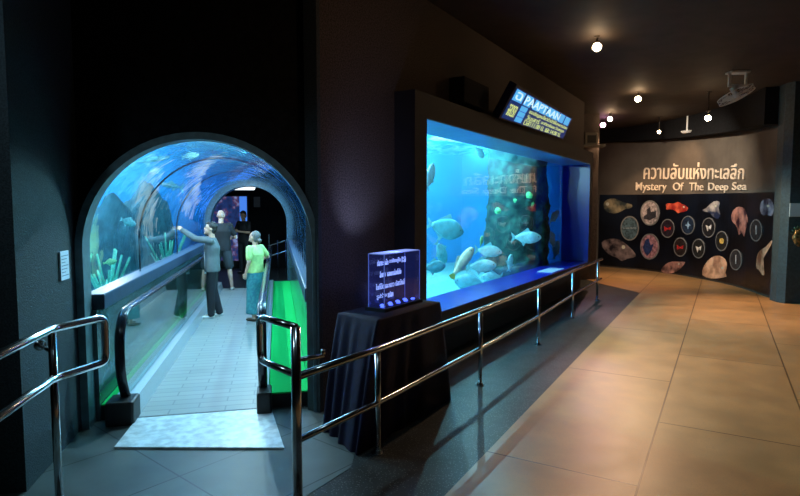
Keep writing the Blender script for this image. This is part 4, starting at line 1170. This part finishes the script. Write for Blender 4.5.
# stair rails beyond
t = thing('stair_rail', 'steel stair railing in the dark room beyond the tunnel', 'handrail')
A1, A2, A3 = at_depth(268, 246, 14.9), at_depth(287, 240, 14.9), at_depth(262, 232, 15.4)
bm = bmesh.new(); sweep(bm, [(A1.x, A1.y, A1.z), (A2.x, A2.y, A2.z)], 0.02, 8); finish('top_rail', bm, M_steel, t)
bm = bmesh.new(); sweep(bm, [(A1.x, A1.y, A1.z - 0.28), (A2.x, A2.y, A2.z - 0.28)], 0.02, 8); finish('lower_rail', bm, M_steel, t)
for px in (269, 278, 286):
    q = at_depth(px, 240, 14.9); bm = bmesh.new(); cyl(bm, (q.x, q.y), 0.02, 0, q.z + (0.15 if px == 269 else 0.0), 8); finish('post', bm, M_steel, t)
point('far_room_lamp', TW(-0.3, 15.2, 3.0), 12, (0.6, 0.8, 1.0), 0.05)
# ceiling wash inside tunnel mouth comes from the tank only

# ============================================================ PEOPLE
def capsule(bm, a, b, ra, rb, seg=12, flat=1.0, upv=None):
    a, b = Vector(a), Vector(b); d = (b - a)
    L_ = d.length; d.normalize()
    pts, rs = [], []
    for k in range(4):
        th = PI / 2 * (1 - k / 4.0); pts.append(a - d * ra * math.sin(th)); rs.append(max(0.0015, ra * math.cos(th)))
    for k in range(5): pts.append(a.lerp(b, k / 4)); rs.append(ra + (rb - ra) * k / 4)
    for k in range(1, 5):
        th = PI / 2 * k / 4; pts.append(b + d * rb * math.sin(th)); rs.append(max(0.0015, rb * math.cos(th)))
    sweep(bm, pts, rs, seg, flat)
def slabloft(bm, st, seg=20):
    # st: (centre Vector, half width x, half depth y, yaw)
    rows = []
    for c, wx, wy, yaw in st:
        row = []
        for k in range(seg):
            a = 2 * PI * k / seg
            cx, cy = math.cos(a), math.sin(a)
            x = wx * math.copysign(abs(cx) ** 0.85, cx); y = wy * math.copysign(abs(cy) ** 0.85, cy)
            row.append(bm.verts.new((c[0] + x * math.cos(yaw) - y * math.sin(yaw), c[1] + x * math.sin(yaw) + y * math.cos(yaw), c[2])))
        rows.append(row)
    for i in range(len(rows) - 1):
        for k in range(seg): bm.faces.new((rows[i][k], rows[i][(k + 1) % seg], rows[i + 1][(k + 1) % seg], rows[i + 1][k]))
    bm.faces.new(rows[0]); bm.faces.new(rows[-1])
def solid(name, bm, m, parent, vox=0.012, smooth=4):
    o = finish(name, bm, m, parent)
    par = o.parent; o.parent = None
    bake(o, [('REMESH', dict(mode='VOXEL', voxel_size=vox)), ('SMOOTH', dict(iterations=smooth, factor=0.5))])
    if not o.data.materials: o.data.materials.append(m)
    o.parent = par
    return o
def hand(bm, wrist, direc, palm_n, side, curl=0.35, s=1.0):
    w_ = Vector(wrist); d = Vector(direc).normalized(); n = Vector(palm_n); n = (n - d * n.dot(d)).normalized(); x = d.cross(n) * side
    pc = w_ + d * 0.085 * s
    for k in range(4):
        off = (k - 1.5) * 0.020 * s
        base = w_ + d * 0.085 * s + x * off
        capsule(bm, w_ + d * 0.01 + x * off * 0.6, base, 0.013 * s, 0.011 * s, 8)
        L_ = [0.062, 0.070, 0.066, 0.052][k] * s
        k1 = base + (d * math.cos(curl) + n * math.sin(curl)) * L_ * 0.5
        k2 = k1 + (d * math.cos(curl * 2.4) + n * math.sin(curl * 2.4)) * L_ * 0.5
        capsule(bm, base, k1, 0.0092 * s, 0.0085 * s, 8); capsule(bm, k1, k2, 0.0085 * s, 0.007 * s, 8)
    tb_ = w_ + d * 0.03 * s - x * 0.028 * s
    t1 = tb_ + (d * 0.6 - x * 0.75 + n * 0.3).normalized() * 0.035 * s; t2 = t1 + (d * 0.9 - x * 0.2 + n * 0.4).normalized() * 0.030 * s
    capsule(bm, tb_, t1, 0.013 * s, 0.0105 * s, 8); capsule(bm, t1, t2, 0.0105 * s, 0.008 * s, 8)

M_skin = mat('light_brown_skin', (0.50, 0.30, 0.21), 0.5, var=0.06, scale=12)
M_skin2 = mat('fair_skin', (0.48, 0.28, 0.21), 0.5, var=0.05, scale=12)
M_hairb = mat('black_hair', (0.012, 0.010, 0.010), 0.5, var=0.4, scale=60)
M_hairg = mat('grey_hair', (0.13, 0.12, 0.115), 0.6, var=0.3, scale=60)
def person(name, label, loc, rz, H, skin, clothes, pose, hair):
    """figure faces local +Y; x to its right"""
    t = thing(name, label, 'person', loc, rz)
    s = H / 1.72
    V = lambda x, y, z: Vector((x * s, y * s, z * s))
    J = dict(pel=V(0, 0, 0.95), waist=V(0, 0, 1.08), chest=V(0, 0, 1.28), neck=V(0, -0.01, 1.45), head=V(0, 0.015, 1.615),
             sl=V(-0.185, 0, 1.40), sr=V(0.185, 0, 1.40), hl=V(-0.09, 0, 0.90), hr=V(0.09, 0, 0.90),
             kl=V(-0.10, 0.02, 0.49), kr=V(0.10, 0.02, 0.49), al=V(-0.11, -0.02, 0.09), ar=V(0.11, -0.02, 0.09),
             el=V(-0.24, -0.02, 1.13), er=V(0.24, -0.02, 1.13), wl=V(-0.25, 0.05, 0.88), wr=V(0.25, 0.05, 0.88))
    for k, v in pose.get('j', {}).items(): J[k] = V(*v)
    hy, hp_, hr_ = pose.get('head', (0, 0, 0))      # yaw, pitch, roll
    HR = Matrix.Rotation(hy, 3, 'Z') @ Matrix.Rotation(hp_, 3, 'X') @ Matrix.Rotation(hr_, 3, 'Y')
    HD = J['head']
    fat = pose.get('fat', 1.0)
    # body ------------------------------------------------
    bm = bmesh.new()
    slabloft(bm, [(J['pel'] + V(0, 0, -0.06), 0.14 * s * fat, 0.09 * s * fat, 0), (J['waist'], 0.125 * s * fat, 0.085 * s * fat, 0), (J['chest'], 0.15 * s * fat, 0.10 * s * fat, 0), (J['neck'] + V(0, 0, -0.06), 0.12 * s, 0.07 * s, 0), (J['neck'], 0.055 * s, 0.055 * s, 0)])
    capsule(bm, J['neck'] + V(0, 0, -0.03), HD + V(0, -0.01, -0.05), 0.055 * s, 0.052 * s)
    for a, b in (('sl', 'neck'), ('sr', 'neck')): capsule(bm, J[a], J['neck'] + V(0, 0, -0.05), 0.05 * s, 0.05 * s)
    for L_ in 'lr':
        capsule(bm, J['s' + L_], J['e' + L_], 0.048 * s, 0.038 * s); capsule(bm, J['e' + L_], J['w' + L_], 0.037 * s, 0.026 * s)
        capsule(bm, J['h' + L_], J['k' + L_], 0.080 * s * fat, 0.052 * s); 
        mid = J['k' + L_].lerp(J['a' + L_], 0.35) + V(0, -0.015, 0)
        capsule(bm, J['k' + L_], mid, 0.050 * s, 0.052 * s); capsule(bm, mid, J['a' + L_], 0.052 * s, 0.034 * s)
        capsule(bm, J['a' + L_] + V(0, -0.02, -0.045), J['a' + L_] + V(0, 0.13, -0.06), 0.032 * s, 0.026 * s)
        d = pose.get('hd' + L_) or (J['w' + L_] - J['e' + L_]).normalized()
        sd = 1 if L_ == 'l' else -1
        hand(bm, J['w' + L_], d, pose.get('pn' + L_, (-sd * -0.9, 0.3, 0)), sd, pose.get('curl' + L_, 0.35), s)
    def HP(x, y, z): return HD + HR @ (Vector((x, y, z)) * s)
    ellipsoid(bm, HP(0, -0.005, 0.02), (0.076 * s, 0.094 * s, 0.098 * s), HR, 20, 14)       # cranium
    ellipsoid(bm, HP(0, 0.022, -0.045), (0.060 * s, 0.068 * s, 0.075 * s), HR, 18, 12)      # jaw
    ellipsoid(bm, HP(0, 0.092, -0.022), (0.013 * s, 0.022 * s, 0.026 * s), HR, 10, 8)       # nose
    ellipsoid(bm, HP(0, 0.080, -0.105), (0.026 * s, 0.016 * s, 0.018 * s), HR, 10, 8)       # chin
    ellipsoid(bm, HP(0, 0.086, -0.066), (0.024 * s, 0.009 * s, 0.010 * s), HR, 10, 8)       # lips
    for sx in (-1, 1):
        ellipsoid(bm, HP(sx * 0.078, -0.012, -0.012), (0.010 * s, 0.020 * s, 0.032 * s), HR, 8, 8)
        ellipsoid(bm, HP(sx * 0.032, 0.078, 0.018), (0.020 * s, 0.012 * s, 0.008 * s), HR, 8, 6)
    solid('body', bm, skin, t, 0.008, 3)
    for sx in (-1, 1):
        bm = bmesh.new(); ellipsoid(bm, HP(sx * 0.031, 0.084, 0.001), (0.012 * s, 0.006 * s, 0.006 * s), HR, 8, 6); finish('eye', bm, M_dark, t)
    bm = bmesh.new(); ellipsoid(bm, HP(0, 0.0935, -0.067), (0.019 * s, 0.004 * s, 0.003 * s), HR, 8, 6); finish('mouth', bm, mat('lip_colour', (0.35, 0.12, 0.10), 0.5), t)
    # hair
    if hair:
        bm = bmesh.new(); hm, style = hair
        ellipsoid(bm, HP(0, -0.022, 0.040), (0.084 * s, 0.094 * s, 0.092 * s), HR, 20, 14)
        ellipsoid(bm, HP(0, -0.060, -0.010), (0.076 * s, 0.052 * s, 0.085 * s), HR, 16, 12)
        if style == 'bun': ellipsoid(bm, HP(0, -0.135, -0.02), (0.045 * s, 0.04 * s, 0.045 * s), HR, 14, 10)
        if style == 'full': ellipsoid(bm, HP(0, 0.045, 0.088), (0.060 * s, 0.045 * s, 0.030 * s), HR, 14, 10)
        solid('hair', bm, hm, t, 0.009, 2)
        if style == 'cap':
            pass
    # clothes
    bm = bmesh.new(); top_m, sleeve, bot, bot_m, shoe_m = clothes['top'], clothes['sleeve'], clothes['bottom'], clothes['bm'], clothes['shoe']
    hem = clothes.get('hem', 0.90); tw = clothes.get('tw', 1.0)
    fx = fat * tw
    slabloft(bm, [(V(0, 0, hem), 0.178 * s * fx, 0.125 * s * fx, 0), (V(0, 0, 1.0), 0.168 * s * fx, 0.120 * s * fx, 0), (V(0, 0, 1.12), 0.158 * s * fx, 0.115 * s * fx, 0), (V(0, 0, 1.28), 0.178 * s * fx, 0.128 * s * fx, 0), (V(0, 0, 1.38), 0.185 * s, 0.105 * s, 0), (V(0, 0, 1.435), 0.115 * s, 0.080 * s, 0), (V(0, -0.005, 1.455), 0.066 * s, 0.064 * s, 0)])
    for L_ in 'lr':
        a, e, w2 = J['s' + L_], J['e' + L_], J['w' + L_]
        capsule(bm, a.lerp(J['neck'] + V(0, 0, -0.06), 0.35), a, 0.062 * s, 0.066 * s)
        if sleeve == 'short': capsule(bm, a, a.lerp(e, 0.72), 0.066 * s, 0.060 * s)
        else:
            capsule(bm, a, e, 0.066 * s, 0.052 * s); capsule(bm, e, e.lerp(w2, 0.93), 0.052 * s, 0.040 * s)
    solid('shirt' if sleeve == 'short' else 'jacket', bm, top_m, t, 0.011, 3)
    bm = bmesh.new()
    if bot == 'skirt':
        st = []
        for z, wx, wy in ((0.14, 0.190, 0.165), (0.35, 0.180, 0.155), (0.6, 0.176, 0.142), (0.82, 0.176, 0.135), (0.95, 0.160, 0.118), (1.0, 0.150, 0.110)): st.append((V(0, 0, z), wx * s * fat, wy * s * fat, 0))
        slabloft(bm, st, 28); solid('skirt', bm, bot_m, t, 0.011, 2)
    else:
        slabloft(bm, [(V(0, 0, 0.86), 0.165 * s * fat, 0.118 * s * fat, 0), (V(0, 0, 1.0), 0.155 * s * fat, 0.112 * s * fat, 0)])
        for L_ in 'lr':
            h, k, a = J['h' + L_], J['k' + L_], J['a' + L_]
            if bot == 'shorts': capsule(bm, h, k.lerp(h, 0.12), 0.098 * s * fat, 0.088 * s * fat)
            else: capsule(bm, h, k, 0.098 * s * fat, 0.078 * s); capsule(bm, k, a + V(0, 0, -0.01), 0.080 * s, 0.066 * s)
        solid('shorts' if bot == 'shorts' else 'trousers', bm, bot_m, t, 0.011, 2)
    for L_ in 'lr':
        a = J['a' + L_]; bm = bmesh.new()
        ellipsoid(bm, a + V(0, -0.015, -0.055), (0.040 * s, 0.05 * s, 0.033 * s)); ellipsoid(bm, a + V(0, 0.10, -0.062), (0.046 * s, 0.085 * s, 0.027 * s))
        capsule(bm, a + V(0, -0.01, -0.055), a + V(0, 0.10, -0.062), 0.036 * s, 0.030 * s)
        solid('shoe', bm, shoe_m, t, 0.008, 2)
    return t, V

# man pointing, both arms raised to the left
mp_ = at_z(213.5, 317, 0.02)
t_man, V_ = person('person', 'person in grey jacket and dark trousers raising a camera with both arms', (mp_.x, mp_.y, 0.02), math.radians(104), 1.63, M_skin,
    dict(top=mat('grey_blue_jacket', (0.10, 0.12, 0.13), 0.7, var=0.12, scale=9), sleeve='long', bottom='trousers', bm=mat('black_trousers', (0.015, 0.015, 0.022), 0.8), shoe=mat('white_shoes', (0.75, 0.75, 0.75), 0.5), hem=0.84, tw=1.12),
    dict(j=dict(el=(-0.17, 0.27, 1.44), wl=(-0.08, 0.50, 1.60), er=(0.18, 0.27, 1.42), wr=(0.06, 0.49, 1.59), kl=(-0.09, 0.03, 0.49), al=(-0.10, 0.03, 0.09), kr=(0.09, 0.0, 0.49), ar=(0.10, -0.10, 0.09)),
         head=(0.05, 0.22, 0), pnl=(0.6, 0.2, -0.4), pnr=(-0.6, 0.2, -0.4), curll=0.7, curlr=0.7), (M_hairb, 'full'))
cmr = thing('camera_phone', 'small silver camera held up in front of the person in grey jacket', 'camera', mp_ + Matrix.Rotation(math.radians(104), 3, 'Z') @ Vector((-0.02, 0.60, 1.54)) , math.radians(104))
finish('body', bbox(-0.05, 0.05, -0.012, 0.012, -0.03, 0.03, 0.004), mat('silver_camera_body', (0.6, 0.62, 0.65), 0.3, metal=0.5), cmr)
bm = bmesh.new(); sweep(bm, [(0.01, 0.012, 0), (0.01, 0.03, 0)], 0.02, 14); finish('lens', bm, M_dark, cmr)
bm = bmesh.new(); slabloft(bm, [(V_(0.0, 0.055, 0.80), 0.06 * 0.95, 0.085 * 0.95, 0), (V_(0, 0.055, 1.05), 0.055 * 0.95, 0.080 * 0.95, 0), (V_(0, 0.055, 1.30), 0.05 * 0.95, 0.085 * 0.95, 0), (V_(0, 0.045, 1.43), 0.045 * 0.95, 0.05 * 0.95, 0)])
solid('undershirt', bm, mat('pale_undershirt', (0.62, 0.66, 0.68), 0.8), t_man, 0.01, 2)
# bald man from behind
bp_ = at_z(222.5, 290, 0.02)
t_bald, _ = person('person', 'bald person seen from behind in black t-shirt and dark shorts', (bp_.x, bp_.y, 0.02), math.radians(10), 1.82, M_skin2,
    dict(top=mat('black_tshirt', (0.012, 0.013, 0.018), 0.85), sleeve='short', bottom='shorts', bm=mat('charcoal_shorts', (0.03, 0.035, 0.045), 0.85), shoe=mat('grey_sandals', (0.45, 0.42, 0.40), 0.6), hem=0.86),
    dict(j=dict(el=(-0.27, 0.0, 1.14), wl=(-0.22, 0.17, 1.0), er=(0.28, 0.06, 1.15), wr=(0.20, 0.30, 1.12), kl=(-0.16, 0.02, 0.49), al=(-0.20, -0.02, 0.09), kr=(0.15, 0.02, 0.49), ar=(0.20, -0.02, 0.09)), head=(-0.1, -0.05, 0), fat=1.18), None)
wc = thing('camera_phone', 'small white camera held in the hands of the bald person', 'camera', bp_ + Matrix.Rotation(math.radians(10), 3, 'Z') @ Vector((0.24, 0.42, 1.20)), math.radians(-20))
finish('body', bbox(-0.07, 0.07, -0.015, 0.015, -0.04, 0.04, 0.005), M_white, wc)
bm = bmesh.new(); sweep(bm, [(0.01, 0.015, 0), (0.01, 0.035, 0)], 0.022, 14); finish('lens', bm, M_dark, wc)
# woman
wp = at_z(256.5, 320, 0.02)
person('person', 'person with grey hair bun in light green shirt and long teal skirt', (wp.x, wp.y, 0.02), math.radians(68), 1.49, M_skin,
    dict(top=mat('light_green_shirt', (0.42, 0.58, 0.20), 0.8, var=0.1, scale=20), sleeve='short', bottom='skirt', bm=mat('teal_skirt', (0.02, 0.16, 0.20), 0.7, col2=(0.04, 0.24, 0.26), scale=25), shoe=mat('brown_sandals', (0.12, 0.08, 0.06), 0.6), hem=0.93),
    dict(j=dict(el=(-0.24, -0.03, 1.15), wl=(-0.22, 0.06, 0.93), er=(0.34, -0.05, 1.21), wr=(0.40, 0.12, 1.16)), head=(0.0, 0.38, 0), fat=1.08, curlr=0.6), (M_hairg, 'bun'))
# white object held by the woman / cup
# far man with cap
fp2 = at_z(244.5, 268, 0.0)
fp2 = at_depth(244.5, 268, 16.2); fp2.z = 0
person('person', 'person in black printed shirt beside the blue lit picture beyond the tunnel', (fp2.x, fp2.y, 0.0), math.radians(150), 1.80, M_skin,
    dict(top=mat('faded_black_shirt', (0.02, 0.02, 0.026), 0.85), sleeve='short', bottom='trousers', bm=MATS['black_trousers'], shoe=M_dark, hem=0.88),
    dict(j=dict(el=(-0.26, 0.06, 1.14), wl=(-0.06, 0.26, 1.18), er=(0.26, 0.06, 1.14), wr=(0.06, 0.26, 1.18)), head=(0.3, -0.2, 0), fat=1.05), (M_hairb, 'full'))
